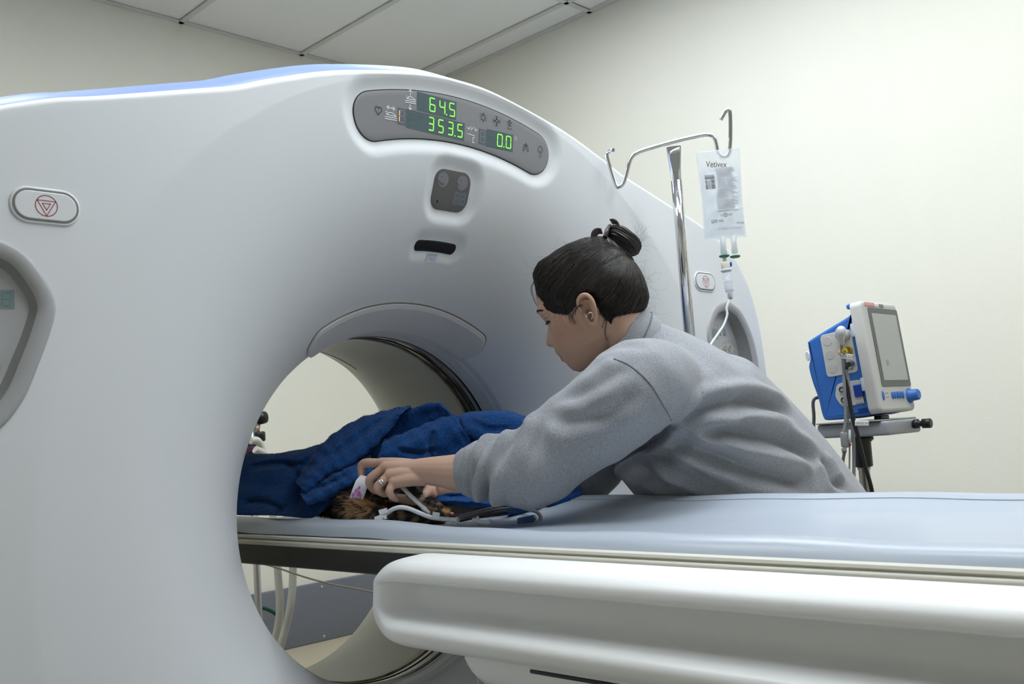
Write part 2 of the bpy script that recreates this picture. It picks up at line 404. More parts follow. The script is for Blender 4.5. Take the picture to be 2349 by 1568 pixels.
lcdn = [(-.112, -.008, 1.828, 1.8644, M_LCD2), (-.160, -.139, 1.793, 1.824, M_LCD), (-.138, .016, 1.790, 1.8256, M_LCD2), (.0562, .078, 1.791, 1.822, M_LCD), (.078, .155, 1.789, 1.825, M_LCD2)]
def pm(h): return lambda x, z: np.array([x, float(prof(np.hypot(x, z-ISO)))+.011-.0022-h, z])
for x0, x1, z0, z1, mm in lcdn:
    g = np.array([[pm(.0004)(x0+(x1-x0)*i/6, z0+(z1-z0)*j/3) for j in range(4)] for i in range(7)]); V, F = gridm(g); fixn(obj('lcd_window', V, F, mm, disp))
off = []
def digits(x0, step, cz, w, h, st, off):
    for i, ch in enumerate(st):
        cx = x0+step*i; s = SEG[ch]; off.extend(seglines(cx, cz, w, h, [q for q in 'abcdefg' if q not in s]))
        if ch: V, F = strokes(seglines(cx, cz, w, h, s), .0024, pm(.0009)); obj('lit_digit', V, F, M_ON, disp, smooth=False, label='lit green digit '+ch, kind='stuff')
digits(-.0985, .0262, 1.846, .0135, .0255, ['', '6', '4', '5'], off)
digits(-.1258, .0258, 1.808, .0125, .0245, ['', '', '3', '5', '3', '5'], off)
digits(.090, .0262, 1.807, .0135, .0245, ['', '0'], off); digits(.1415, .02, 1.807, .0135, .0245, ['0'], off)
dots = [(-.0345, 1.8335), (-.0100, 1.7955), (.1285, 1.795)]
for x, z in dots: V, F = strokes([[(x-.0006, z), (x+.0006, z)]], .0024, pm(.0009)); obj('lit_point', V, F, M_ON, disp, smooth=False)
V, F = strokes(off+[[(x, 1.8325), (x+.0005, 1.8325)] for x in (-.0885, -.062)]+[[(x, 1.7945), (x+.0005, 1.7945)] for x in (-.111, -.085, -.058, .104)], .0013, pm(.0007)); obj('unlit_digits', V, F, M_OFF, disp, smooth=False, kind='stuff')
V, F = strokes(seglines(-.1495, 1.8085, .0125, .0225, 'abcdg')+seglines(.067, 1.8065, .0125, .0225, 'abcdefg'), .0011, pm(.0007)); obj('unlit_sign_digits', V, F, M_OFFW, disp, smooth=False, kind='stuff')
V, F = strokes(seglines(-.1495, 1.8085, .0125, .0225, 'ef'), .0016, pm(.0009)); obj('lit_amber_digit', V, F, M_AMB, disp, smooth=False, kind='stuff')
def icon(name, ln, wd, m, par=disp, mp=None): V, F = strokes(ln, wd, mp or pm(.0007)); return obj(name, V, F, m, par, smooth=False, kind='stuff')
def tr(lines, cx, cz, k): return [[(cx+x*k, cz+z*k) for x, z in l] for l in lines]
bed = [[(-1, -.62), (1.1, -.5)], [(-1, -.9), (1.1, -.78)], [(-.55, -.2), (-.3, .05), (.2, .12), (.6, .0), (1., -.22)], [(-.8, -.3), (1., -.25)], arc(-.75, -.02, .16)]
icon('bed_height_icon', tr(bed+[[(0, .3), (0, 1.2)], [(-.35, .85), (0, 1.2), (.35, .85)], [(0, -1.1), (0, -1.9)], [(-.3, -1.6), (0, -1.9), (.3, -1.6)]], -.1295, 1.849, .0125), .0016, M_WHITEP)
icon('bed_travel_icon', tr(bed+[[(-.7, .75), (.7, .75)], [(-.4, 1.), (-.7, .75), (-.4, .5)], [(.4, 1.), (.7, .75), (.4, .5)]], -.1775, 1.809, .0135), .0016, M_WHITEP)
icon('gantry_tilt_icon', tr([arc(0, -.1, 1., 30, 80), arc(0, -.1, 1., 105, 150), [(-1.1, .7), (-.85, .35), (-.5, .55)], [(1.1, .7), (.85, .35), (.5, .55)], [(-.3, .3), (-.1, .7), (.15, .6)], [(-1., -.35), (.6, -.5)], [(.2, -.8), (.2, -1.6), (.6, -1.6)], [(.2, -.8), (.6, -.8)]], .037, 1.8105, .0125), .0015, M_WHITEP)
icon('degree_mark', [arc(.1625, 1.8185, .0033, 0, 360, 12)], .0009, M_WHITEP)
th = np.linspace(0, 2*PI, 24); ht = [(16*math.sin(t)**3/16, (13*math.cos(t)-5*math.cos(2*t)-2*math.cos(3*t)-math.cos(4*t))/16) for t in th]
icon('heart_icon', tr([ht], -.2075, 1.8092, .0085), .0012, M_BLACKP)
icon('lamp_icon', tr([arc(0, 0, .55), [(-.25, .5), (-.25, .95), (.25, .95), (.25, .5)]]+[[(1.0*math.cos(a)*.8, 1.0*math.sin(a)*.8), (1.15*math.cos(a), 1.15*math.sin(a))] for a in (0, .6, -.6, -1.57, -2.5, 3.14, 2.5)], .0671, 1.8461, .0095), .001, M_BLACKP)
ar = [[(0, .25), (0, .9)], [(-.25, .6), (0, .25), (.25, .6)], [(-.4, 1.), (.4, 1.)]]
icon('centre_icon', [l for k in range(4) for l in [[(.1056+.0095*(x*math.cos(k*PI/2)-z*math.sin(k*PI/2)), 1.8456+.0095*(x*math.sin(k*PI/2)+z*math.cos(k*PI/2))) for x, z in q] for q in ar]], .001, M_BLACKP)
icon('out_icon', tr([[(0, -.4), (0, 1.)], [(-.3, .6), (0, 1.), (.3, .6)], [(-.8, .5), (-.4, .5), (-.4, -.4), (.4, -.4), (.4, .5), (.8, .5)], arc(0, -.2, .9, 220, 320, 8)], .1434, 1.8454, .0095), .001, M_BLACKP)
icon('lungs_icon', tr([[(-.1, .8), (-.15, -.2), (-.6, -.9), (-.8, -.6), (-.5, .3), (-.3, .5), (-.15, 0)], [(.1, .8), (.15, -.2), (.6, -.9), (.8, -.6), (.5, .3), (.3, .5), (.15, 0)]], .1935, 1.805, .0105), .001, M_BLACKP)
icon('voice_icon', tr([arc(0, .3, .7), [(-.25, .5), (-.2, .5)], [(.25, .5), (.3, .5)], arc(0, .2, .25, 200, 340, 6), [(0, -.4), (.3, -.7)], [(-.3, -1.), (-.3, -1.3)], [(0, -1.), (0, -1.3)], [(.3, -1.), (.3, -1.3)]], .238, 1.803, .0105), .0009, M_BLACKP)
# breathing indicator
M_SPK = mat('dark_grey_panel', (.125, .122, .12), .4)
sp = splate('breathing_panel', rshape(-.049, .049, 1.652, 1.729, .023, 40), lambda s, q, h: fxz(h)(s, q), .0012, M_SPK, gant, .0008, label='dark grey panel with two face symbols')
M_FACE = mat('pale_face_print', (.22, .22, .235), .5)
def disc(name, pts, m, par, mp):
    c = np.mean(pts, 0); V = [mp(*c)]+[mp(*p) for p in pts]; n = len(pts); return fixn(obj(name, V, [(0, i+1, (i+1) % n+1) for i in range(n)], m, par, smooth=False))
for cx, k in ((-.0265, 0), (.026, 1)):
    disc('face_symbol', arc(cx, 1.7085, .0145, 0, 360, 28)[:-1], M_FACE, sp, fxz(.0016))
    e = -1 if k == 0 else -1
    icon('face_lines', [[(cx+e*.006, 1.7125), (cx+e*.004, 1.7135)], [(cx+e*.0135, 1.706), (cx+e*.010, 1.703)]+([(cx+e*.004, 1.6985), (cx+.004, 1.700), (cx-.004, 1.7015), (cx+e*.010, 1.703)] if k == 0 else [(cx+e*.007, 1.7035)])], .0018, M_SPK, sp, fxz(.002))
V, F = gridm(np.array([[fxz(.0016)(.008+.036*i/3, 1.664+.028*j/3) for j in range(4)] for i in range(4)])); fixn(obj('lcd_window', V, F, mat('dim_lcd', (.135, .15, .165), .35), sp))
icon('unlit_digits', seglines(.018, 1.678, .011, .0195, 'abcdefg')+seglines(.035, 1.678, .011, .0195, 'abcdefg')+[[(.0262, 1.6685), (.0266, 1.6685)]], .0009, M_OFFW, sp, fxz(.002))
disc('microphone_hole', arc(-.031, 1.6665, .0028, 0, 360, 12)[:-1], M_DARK, sp, fxz(.0018))
# laser slot and sticker
lz = splate('laser_window', rshape(-.0555, .0555, .5255, .5455, .0095, 40), fpol(.535), .0006, mat('black_glass', (.008, .008, .009), .12), gant, .0004, label='black laser slot')
st = gridm(np.array([[fxz(.0012)(-.014+.028*i/4, 1.5545+.0185*j/4) for j in range(5)] for i in range(5)]))
stk = fixn(obj('laser_sticker', st[0], st[1], mat('white_sticker', (.62, .66, .74), .5), gant))
M_BLUEP = mat('blue_print', (.06, .2, .5), .6)
for tx, sz, dz in (('LASER APERTURE', .0042, .0145), ('DO NOT STARE', .0036, .0095), ('INTO BEAM', .0036, .005)):
    V, F = text(tx, sz, lambda u, v: fxz(.0016)(u, 1.5545+dz+v), .8); fixn(obj('sticker_text', V, F, M_BLUEP, stk, smooth=False))
# crescent covers at the bore mouth
M_GAPSHADE = mat('gap_shade', (.20, .19, .17), .6)  # dark colour standing in for the shade in gaps
M_CRES = mat('shaded_white_plastic', (.66, .66, .67), .38)  # cover white darkened for the shade at the bore mouth
splate('bore_mouth_gap_shade', rshape(-.2515, .2515, .380, .4318, .031, 70), fpol(.41), .0012, M_GAPSHADE, gant, .0004, 10)  # darker plate painted in as rim shade around the cover
splate('bore_mouth_cover', rshape(-.250, .250, .379, .430, .03, 70), fpol(.41), .0075, M_CRES, gant, .0055, 14)
def bpol(s, q, h):
    a = s/.42; y = bprof(q); return np.array([(q-h*.6)*math.sin(a), y-h*.6, ISO+(q-h*.6)*math.cos(a)])
splate('rear_mouth_cover', rshape(-.255, .255, .390, .436, .03, 70), bpol, .005, M_CREAM, gant, .004, 10)
# emergency stop buttons
M_RED = mat('red_print', (.42, .03, .06), .5)
for s in (-1, 1):
    O = np.array([s*.82, 0, 1.5465]); U, W, N = np.array([1., 0, 0]), np.array([0, 0, 1.]), np.array([0, -1., 0])
    b = plate(rrect(.096, .052, .0255, 10), O, U, W, N, .0026, .0022); o = fixn(obj('stop_button_rim', *b, M_WHITE, gant))
    b = plate(rrect(.0895, .0455, .0225, 10), O, U, W, N, .003, .0003); obj('stop_button_gap_shade', *b, M_GAPSHADE, gant)  # dark ring plate in place of the recess shadow
    b = plate(rrect(.084, .040, .0198, 10), O, U, W, N, .0042, .0016); bt = fixn(obj('stop_button', *b, M_WHITE, gant, label='white emergency stop button with red symbol'))
    tri = lambda k: [(k*math.cos(t), k*math.sin(t)) for t in (PI/6, 5*PI/6, -PI/2, PI/6)]
    V, F = strokes([arc(0, 0, .0148, 0, 360, 32), tri(.0143), tri(.0062)]+[tri(.0085)][:0], .0011, planemap(O, U, W, N, .0045)); fixn(obj('stop_symbol', V, F, M_RED, bt, smooth=False, kind='stuff'))
# recessed control panels
M_RIM = mat('grey_panel_rim', (.40, .40, .41), .4); M_FLOORP = mat('light_grey_keypad', (.47, .475, .49), .45); M_WALLP = mat('grey_recess_wall', (.30, .30, .30), .45)
M_KEY = mat('beige_key', (.46, .44, .36), .45); M_KEYB = mat('blue_key', (.22, .30, .40), .4); M_KRIM = mat('key_rim', (.28, .28, .29), .45)
rb = [(.908, 1.421), (.933, 1.421)]; rr_ = [(.895, 1.351), (.908, 1.370), (.930, 1.381), (.955, 1.381), (.980, 1.369), (1.003, 1.337), (1.010, 1.308), (1.006, 1.280)]
ba = [(.951, 1.347, 'u'), (.931, 1.320, 'l'), (.977, 1.320, 'r'), (.955, 1.321, 'c'), (.957, 1.296, 'd')]
for s in (-1, 1):
    o = cp*[s, 1]; L = []; n = len(o)
    cx = o[:, 0].mean()
    def lay(d, y): q = offs(o, d); return np.array([[p[0], y, p[1]] for p in q])
    fl = offs(o, .052); dep = lambda p: .012+.026*np.clip((abs(p[0])-.83)/.2, 0, 1)
    Ls = [lay(-.003, .001), lay(-.002, -.0025), lay(.003, -.0045), lay(.016, -.003), lay(.021, .001)]
    V, F = gridm(np.array(Ls), False, True); rim = fixn(obj('control_panel_rim', V, F, M_RIM, gant))
    q2 = offs(o, .021); q3 = offs(o, .026)
    L2 = [np.array([[p[0], .001, p[1]] for p in q2]), np.array([[p[0], dep(p)*.9, p[1]] for p in q3]), np.array([[p[0], dep(p), p[1]] for p in offs(o, .028)])]
    V, F = gridm(np.array(L2), False, True); fixn(obj('recess_wall', V, F, M_WALLP, gant))
    kq = offs(o, .0275); ck = kq.mean(0)
    V = []; F = []
    for f_ in (1, .75, .5, .25):
        for p in ck+(kq-ck)*f_: V.append((p[0], float(dep(p)), p[1]))
    V.append((ck[0], float(dep(ck)), ck[1]))
    for i in range(3):
        for j in range(n): F.append((i*n+j, i*n+(j+1) % n, (i+1)*n+(j+1) % n, (i+1)*n+j))
    for j in range(n): F.append((3*n+j, 3*n+(j+1) % n, 4*n))
    pad = fixn(obj('keypad', V, F, M_FLOORP, gant, label='light grey keypad with round keys'))
    km = lambda h: (lambda x, z: np.array([s*x, float(dep((x, z)))-h, z]))
    def key(pts, m, nm='key'):
        K = np.array(pts); k = len(K); V = []; F = []
        for d, h in ((-.0012, -.001), (-.0012, .0016), (.0, .0016), (.0006, .0022)):
            for p in offs(K, d): V.append(km(h)(*p))
        for i in range(3):
            for j in range(k): F.append((i*k+j, i*k+(j+1) % k, (i+1)*k+(j+1) % k, (i+1)*k+j))
        F.append(tuple(range(3*k, 4*k))); o2 = fixn(obj(nm, V, F, m, pad)); return o2
    for i, (x, z) in enumerate(rb): key(arc(x, z, .0072, 0, 360, 16, .0082)[:-1], M_KEY if i == 0 else M_KEYB)
    for x, z in rr_:
        kk = key(arc(x, z, .0082, 0, 360, 16, .0095)[:-1], M_KEY)
        V, F = strokes(tr([[(-.4, .2), (.3, .3)], [(-.3, -.3), (.4, -.1)], [(0, -.4), (0, .5)]], x, z, .008), .0012, km(.0026)); fixn(obj('key_symbol', V, F, M_SPK, kk, smooth=False, kind='stuff'))
    for x, z, t in ba:
        if t == 'c': P_ = arc(x, z, .0078, 0, 360, 16)[:-1]
        else:
            an = {'u': 0, 'r': -PI/2, 'l': PI/2, 'd': PI}[t]; P_ = []
            for u, v in ((0, .016), (-.006, .008), (-.011, -.008), (-.008, -.0115), (0, -.009), (.008, -.0115), (.011, -.008), (.006, .008)): P_.append((x+u*math.cos(an)-v*math.sin(an), z+u*math.sin(an)+v*math.cos(an)))
            P_ = cr(np.array(P_), 24, True)
        key(P_, M_KEYB, 'arrow_key')
    V, F = strokes([arc(.953, 1.322, .076, 20, 200, 40), arc(.953, 1.322, .043, -10, 190, 30), [(.957, 1.282), (.99, 1.282)]], .0009, km(.0006)); fixn(obj('keypad_lines', V, F, M_KRIM, pad, smooth=False, kind='stuff'))
    V, F = strokes([[(x, z), (x+.0004, z)] for x, z in ((.895, 1.437), (.921, 1.437), (.918, 1.333), (.984, 1.336), (.99, 1.27))], .0032, km(.0008)); fixn(obj('indicator_lights', V, F, M_DARK, pad, smooth=False, kind='stuff'))
    V, F = gridm(np.array([[km(.0008)(.858+.034*i/2, 1.402+.026*j/2) for j in range(3)] for i in range(3)])); lc = fixn(obj('keypad_lcd', V, F, mat('keypad_lcd', (.25, .31, .34), .3), pad))
    V, F = strokes(seglines(.868, 1.415, .010, .0185, 'abcdefg')+[[(.8605, 1.4065), (.8608, 1.4065)]], .0011, km(.0014)); fixn(obj('lcd_digit', V, F, mat('lcd_green', (.12, .35, .28), .5), lc, smooth=False, kind='stuff'))
base(gant, (0, .5, 0))
# ---------------------------------------------------------------- patient table
tab = thing('patient_table', 'white patient table with grooved side running into the scanner bore', 'table')
def sweep_y(sec, ys_, name, m, parent, closed=True, caps=True, **kw):
    """sec(y) -> (n, 2) array of x, z; lofted along y"""
    G = np.array([[[p[0], y, p[1]] for p in sec(y)] for y in ys_]); V, F = gridm(G, False, closed); n = G.shape[1]
    if caps and closed: F.append(tuple(range(n))); F.append(tuple((len(ys_)-1)*n+j for j in range(n)))
    return fixn(obj(name, V, F, m, parent, **kw), .9)
Y0, Y1 = .78, -2.45            # cradle tip and table end
M_CRAD = mat('cream_cradle', (.66, .64, .55), .35)
def cradle(y):
    xs_ = np.linspace(-.235, .235, 41); top = .985+.018*(np.abs(xs_)/.235)**2
    lo = .945-.03*(1-(xs_/.235)**2)
    o = [(-.238, .9935)]+[(x, z) for x, z in zip(xs_, top)]+[(.238, .9935)]
    return np.array(o+[(x, z) for x, z in zip(xs_[::-1]*.86, lo[::-1])])
M_CARBON = mat('dark_cradle_underside', (.028, .027, .027), .45)
sweep_y(cradle, [Y0, .3, 0, -.5, -1.2, Y1], 'cradle', M_CARBON, tab, label='dark underside of the sliding cradle')
for s in (-1, 1):
    rail = np.array([(s*.225, .990), (s*.240, .9915), (s*.2465, .994), (s*.2475, .999), (s*.2455, 1.0025), (s*.239, 1.0035), (s*.239, 1.0055), (s*.2445, 1.0065), (s*.2435, 1.0105), (s*.225, 1.011), (s*.215, 1.0)])
    sweep_y(lambda y: rail, [Y0, 0, -1.2, Y1], 'cradle_rail', M_CRAD, tab, label='cream cradle rail')
V, F = boxm((0, Y0+.006, .975), (.44, .012, .05), bev=.005); obj('cradle_tip', V, F, M_CRAD, tab)
# table body: rounded nose, long groove on each side
def body_sec(y):
    """half section described by height; x half width shrinks at the nose"""
    t = np.clip((.005-y)/.15, 0, 1); nose = math.sqrt(max(0, 1-(1-t)**2))       # 0 at the tip
    g = np.clip((-.045-y)/.075, 0, 1); g = g*g*(3-2*g)                                   # groove fades in behind the nose
    zt = .935+.064*nose; zb = .935-.083*nose; W = .262+.070*nose
    full = np.array([(1.0, .262), (.985, .297), (.95, .318), (.88, .330), (.82, .333), (.765, .332), (.737, .324), (.717, .300), (.685, .286), (.57, .281), (.46, .283), (.41, .290), (.375, .306), (.335, .335), (.27, .349), (.18, .350), (.10, .341), (.03, .316), (.0, .285)])
    flush = np.interp(full[:, 0], [0, .03, .1, .2, .8, .94, .985, 1.], [.285, .314, .334, .338, .333, .318, .297, .262]); xx = flush+(full[:, 1]-flush)*g
    pr = cr(np.c_[xx*W/.332, zb+(zt-zb)*full[:, 0]], 60)
    fl_ = max(zb+.002, min(.905, zt-.012)); xt = pr[0, 0]-.008
    return np.vstack([pr, [(x, zb) for x in (.2, 0, -.2)], (pr*[-1, 1])[::-1], [(-xt, zt-.003), (-xt+.002, fl_), (xt-.002, fl_), (xt, zt-.003)]])
yv = list(.005-.15*(1-np.cos(np.linspace(0, PI/2, 20))))+list(np.linspace(-.152, -.26, 12))+list(np.linspace(-.3, Y1, 30))
sweep_y(body_sec, yv, 'table_body', M_TABLE, tab)
def low_sec(y):
    t = np.clip((-.215-y)/.05, 0, 1); n_ = t*t*(3-2*t); zb = .85-.045*n_-.02*np.clip((-.3-y)/1.5, 0, 1); W = .30
    return np.array([(-W, .856), (-W, zb+.02), (-W+.02, zb), (W-.02, zb), (W, zb+.02), (W, .856)])
sweep_y(low_sec, [-.215, -.225, -.24, -.255, -.27, -.5, -1, -1.6, Y1], 'lower_cover', M_TABLE, tab)
V, F = boxm((-.296, -.56, .845), (.012, .36, .006), bev=.002); obj('cover_slot', V, F, M_DARK, tab)
V, F = boxm((0, -1.45, .42), (.44, 1.5, .80), bev=.05); obj('pedestal', V, F, M_TABLE, tab)
V, F = boxm((0, -1.45, .03), (.56, 1.8, .06), bev=.02); obj('foot_plate', V, F, M_GREYP, tab)
base(tab, (0, -1.45, 0))
# grey vinyl pad in the cradle
M_PAD = mat('grey_vinyl', (.40, .445, .515), .30, spec=.45, bump=.0003, bscale=60, stretch=(1, .25, 1))
pad_ = thing('table_pad', 'grey vinyl pad with rounded edges lying in the table cradle', 'pad')
def padz(x, y):
    e = abs(x)/.225; w = .0025*math.sin(y*9+1.3)*(e > .5)+.0016*math.sin(y*23)
    dish = 1.020+.025*np.clip((e-.15)/.6, 0, 1)**1.6+.036*x
    nr = np.clip((.20-y)/.35, 0, 1); nr = nr*nr*(3-2*nr)
    return dish+w*.6-.010*nr*np.clip((-x-.05)/.1, 0, 1)
def pad_sec(y):
    o = []
    for i in range(61):
        u = -1+2*i/60; x = .226*u; e = abs(u)
        z = padz(x, y)
        if e > .74: t = (e-.74)/.26; z = padz(math.copysign(.226*.74, u), y)+.006*math.sin(min(1, t*2)*PI/2)-.030*(1-math.sqrt(max(0, 1-t**2.4)))
        o.append((x, z))
    for i in range(20):
        u = 1-2*i/19; o.append((.218*u, .992+.015*abs(u)**2))
    return np.array(o)
pyv = np.linspace(Y0-.01, Y1, 150)
sweep_y(pad_sec, pyv, 'pad_cover', M_PAD, pad_)
for s in (-1, 1):
    P = [(s*.158, y, padz(s*.158, y)+.0008) for y in np.linspace(Y0-.03, Y1+.02, 80)]; V, F = tube(P, .0007, 5); obj('seam', V, F, mat('pad_seam', (.5, .55, .62), .5), pad_)
base(pad_, (0, -1., 1.0))
# ---------------------------------------------------------------- IV stand
PX, PY = .543, -.128
ivs = thing('iv_stand', 'chrome IV drip stand with two hooks beside the scanner', 'IV stand')
V, F = tube([(PX, PY, 1.33), (PX, PY, 1.62), (PX, PY, 1.745)], .0128, 20); obj('upper_pole', V, F, M_CHROME, ivs)
V, F = tube([(PX, PY, .12), (PX, PY, 1.0), (PX, PY, 1.372)], .0155, 20); obj('lower_pole', V, F, M_CHROME, ivs)
V, F = lathe([(.0152, -.002), (.0160, -.0015), (.0160, .0015), (.0132, .002)], (PX, PY, 1.372), (0, 0, 1), 20); obj('pole_ring', V, F, mat('bronze_ring', (.28, .19, .10), .3, metal=1.), ivs)
BL, BR, BM = at(1452, 346, 2.24), at(1632, 299, 2.20), at(1541, 321, 2.245)
bd = nrm(BR-BL); bz = (BL[2]+BR[2])/2; bsl = (BR[2]-BL[2])/np.linalg.norm(BR-BL)
def bp(d, z, o=0.): return np.array([BM[0]+bd[0]*d, BM[1]+bd[1]*d, bz+z+bsl*d])+np.array([bd[1], -bd[0], 0])*o
hl = np.linalg.norm(BR-BL)/2
path = [bp(-hl-.045, .018, .012), bp(-hl-.058, .019), bp(-hl-.062, .008), bp(-hl-.048, -.058), bp(-hl-.040, -.068), bp(-hl-.026, -.058), bp(-hl-.008, -.012), bp(-hl+.010, 0), bp(-hl*.5, .003), bp(0, .004), bp(hl*.5, .003), bp(hl-.010, 0), bp(hl+.006, -.012), bp(hl+.012, -.046), bp(hl+.024, -.060), bp(hl+.038, -.048), bp(hl+.046, .030), bp(hl+.040, .044), bp(hl+.024, .026)]
V, F = tube(path, .0046, 12, 160); obj('hook_bar', V, F, M_CHROME, ivs)
G = []
for i in range(9):
    u = i/8; wx = .0128+(.0175-.0128)*u**1.5; wy = .0128-(.0128-.0052)*u
    G.append([[PX+bd[0]*wx*math.cos(t)-bd[1]*wy*math.sin(t), PY+bd[1]*wx*math.cos(t)+bd[0]*wy*math.sin(t), 1.742+(bz-1.742+.003)*u] for t in np.linspace(0, 2*PI, 24, endpoint=False)])
V, F = gridm(np.array(G), False, True); obj('pole_top', V, F, M_CHROME, ivs)
kc = np.array([PX, PY, 1.30]); kd = nrm(-IMR*.93-IMF*.35+np.array([0, 0, .0]))
kp = []
for d, h in ((.009, .016), (.009, .024), (.0065, .03), (.0065, .036)): kp.append((d, h))
V, F = lathe(kp, kc, kd, 16); obj('knob_shaft', V, F, M_CHROME, ivs)
U_ = nrm(np.cross(kd, [0, 0, 1])); W_ = np.cross(U_, kd)
lob = np.array([((.0215+.0018*math.cos(9*t))*math.cos(t), (.0215+.0018*math.cos(9*t))*math.sin(t)) for t in np.linspace(0, 2*PI, 90, endpoint=False)])
V, F = plate(lob, kc+kd*.036, U_, W_, kd, .014, .003); fixn(obj('knob', V, F, mat('grey_knob', (.13, .13, .135), .45), ivs), 1.)
for i in range(4):
    t = math.radians((5, 175, -30, -150)[i]); e = np.array([PX+.27*math.cos(t), PY+.27*math.sin(t), .07]); V, F = tube([(PX, PY, .12), (PX+.1*math.cos(t), PY+.1*math.sin(t), .115), e], .012, 10); obj('leg', V, F, M_CHROME, ivs)
    V, F = lathe([(.01, -.012), (.028, -.01), (.028, .01), (.01, .012)], e-[0, 0, .041], (-math.sin(t), math.cos(t), 0), 16); obj('caster', V, F, M_DARK, ivs)
base(ivs, (PX, PY, 0))
# ---------------------------------------------------------------- IV bag (hangs on the right hook)
hk = bp(hl+.024, -.060)
bag = thing('iv_bag', 'clear 500 mL drip bag with black print hanging from the IV stand hook', 'IV bag')
bu = nrm(IMR*.97+IMF*-.1); bu = nrm(bu-np.array([0, 0, bu[2]])); bw = np.array([0, 0, 1.]); bn = np.cross(bu, bw); bn = bn if bn@IMF < 0 else -bn
BC = at(1655, 445, 2.20); BW, BH = .094, .205
def bagp(u, v, side, k=1.):        # u, v in -1..1
    e = max(0, 1-abs(u)**3)*max(0, 1-abs(v)**4); t = .0165*(.25+.75*np.clip((.62-v)/1.0, 0, 1))*e**.55
    crease = .0012*math.sin(u*9+v*4)*e+.0010*math.sin(v*17-u*5)*e
    w = BW/2*(1-.04*math.sin((v+1)*2.2))
    return BC+bu*u*w+bw*v*BH/2+bn*side*(t+crease)*k
M_BAGF = mat('clear_bag_film', (.86, .91, .98), .06, spec=1., alpha=.30)
M_FLU = mat('saline', (.75, .83, .93), .05, spec=.8, alpha=.34)
for s in (1, -1):
    G = np.array([[bagp(-1+2*i/60, -1+2*j/110, s) for j in range(111)] for i in range(61)]); V, F = gridm(G); fixn(obj('bag_film', V, F, M_BAGF, bag))
G = [np.array([[bagp(-.93+1.86*i/24, -.93+1.50*j/40, s, .8) for j in range(41)] for i in range(25)]) for s in (1, -1)]
V, F = join(gridm(G[0]), gridm(G[1][:, ::-1])); fixn(obj('saline', V, F, M_FLU, bag))
def bpr(h): return lambda u, v: bagp(2*u/BW, 2*v/BH, 1)+bn*h
M_INK = mat('black_ink', (.03, .03, .035), .5)
def btext(s, sz, cx, cy, sx=1., m=M_INK, rot=0.):
    c, q = math.cos(rot), math.sin(rot); V, F = text(s, sz, lambda x, y: bpr(.0011)(cx+(x*c-y*q), cy+(x*q+y*c)), sx); return fixn(obj('bag_text', V, F, m, bag, smooth=False))
btext('Vetivex', .0205, -.006, .0675, .72, rot=-.10); btext('500 mL', .0112, -.016, -.0635, .85, rot=.05); btext('LOT 22402/6  EXP 03/2020', .0052, .010, -.0815, .9, mat('grey_ink', (.2, .2, .23), .5))
btext('DECHRA', .006, .036, -.071, .8)
rb_ = random.Random(3); z = .045
for i in range(13):
    z -= .0006; wdt = rb_.choice([.0006, .0009, .0015, .0020]); V, F = strokes([[(-.034, z-wdt/2), (-.014, z-wdt/2)]], wdt, bpr(.0011)); fixn(obj('barcode_bar', V, F, M_INK, bag, smooth=False)); z -= wdt+.0006
lines = []; z = .058
for i in range(38):
    x0 = -.010+.004*math.sin(i*.15); x1 = .036-rb_.random()*.012; x = x0
    while x < x1: L_ = rb_.uniform(.002, .006); lines.append([(x, z), (min(x+L_, x1), z)]); x += L_+.0009
    z -= .0026+(0.0012 if i % 9 == 8 else 0)
V, F = strokes(lines, .0009, bpr(.0010)); fixn(obj('small_print', V, F, mat('grey_ink2', (.16, .16, .18), .5), bag, smooth=False, kind='stuff'))
eye = [[(-.006, 0), (-.003, .0032), (0, .0042), (.003, .0032), (.006, 0), (.003, -.0032), (0, -.0042), (-.003, -.0032), (-.006, 0)], arc(0, 0, .0022, 0, 360, 12)]
V, F = strokes([[(x+.003, y-.0515) for x, y in l] for l in eye]+[[(-.008, -.050), (-.005, -.050)], [(-.008, -.053), (-.005, -.053)], [(.011, -.050), (.019, -.050)], [(.011, -.053), (.017, -.053)]], .0009, bpr(.0011)); fixn(obj('eye_symbol', V, F, M_INK, bag, smooth=False, kind='stuff'))
M_PORT = mat('clear_port', (.80, .84, .88), .2, alpha=.6); M_GREEN = mat('green_cap', (.02, .16, .09), .4)
pA = BC+bu*-.006-bw*BH/2; pB = BC+bu*.018-bw*BH/2
for p, nm in ((pA, 0), (pB, 1)):
    V, F = tube([p+bw*.006, p-bw*.012+bu*.0, p-bw*.034], [.0075, .006, .0072], 14); obj('port', V, F, M_PORT, bag)
    V, F = lathe([(.0085, 0), (.0115, .001), (.0115, .0035), (.009, .005)], p-bw*(.036+.003*nm), -bw, 18); obj('port_cap', V, F, M_GREEN, bag)
base(bag, BC+bw*BH/2)
# drip chamber and line
drp = thing('drip_set', 'clear drip chamber and thin white line hanging below the drip bag', 'drip line')
dcx = nrm(at(1665, 690, 2.17)-at(1651, 596, 2.185)); q0 = pA-bw*.041
V, F = tube([q0+dcx*-.002, q0+dcx*.012], .0042, 10); obj('spike', V, F, mat('ivory_plastic', (.72, .69, .58), .4), drp)
V, F = boxm(q0+dcx*.019, (.019, .014, .017), bu, bn, dcx, .003); obj('spike_body', V, F, MATS['ivory_plastic'], drp)
V, F = lathe([(.004, 0), (.0052, .001), (.0052, .004)], q0+dcx*.017+bu*.0098, bu, 14); obj('vent_cap', V, F, mat('bright_blue_plastic', (.015, .10, .55), .4), drp)
V, F = lathe([(.0115, .028), (.0125, .029), (.0125, .0315), (.0105, .033)], q0, dcx, 20); obj('chamber_collar', V, F, M_WHITEP, drp)
M_CHM = mat('clear_chamber', (.80, .84, .90), .06, spec=.9, alpha=.24)
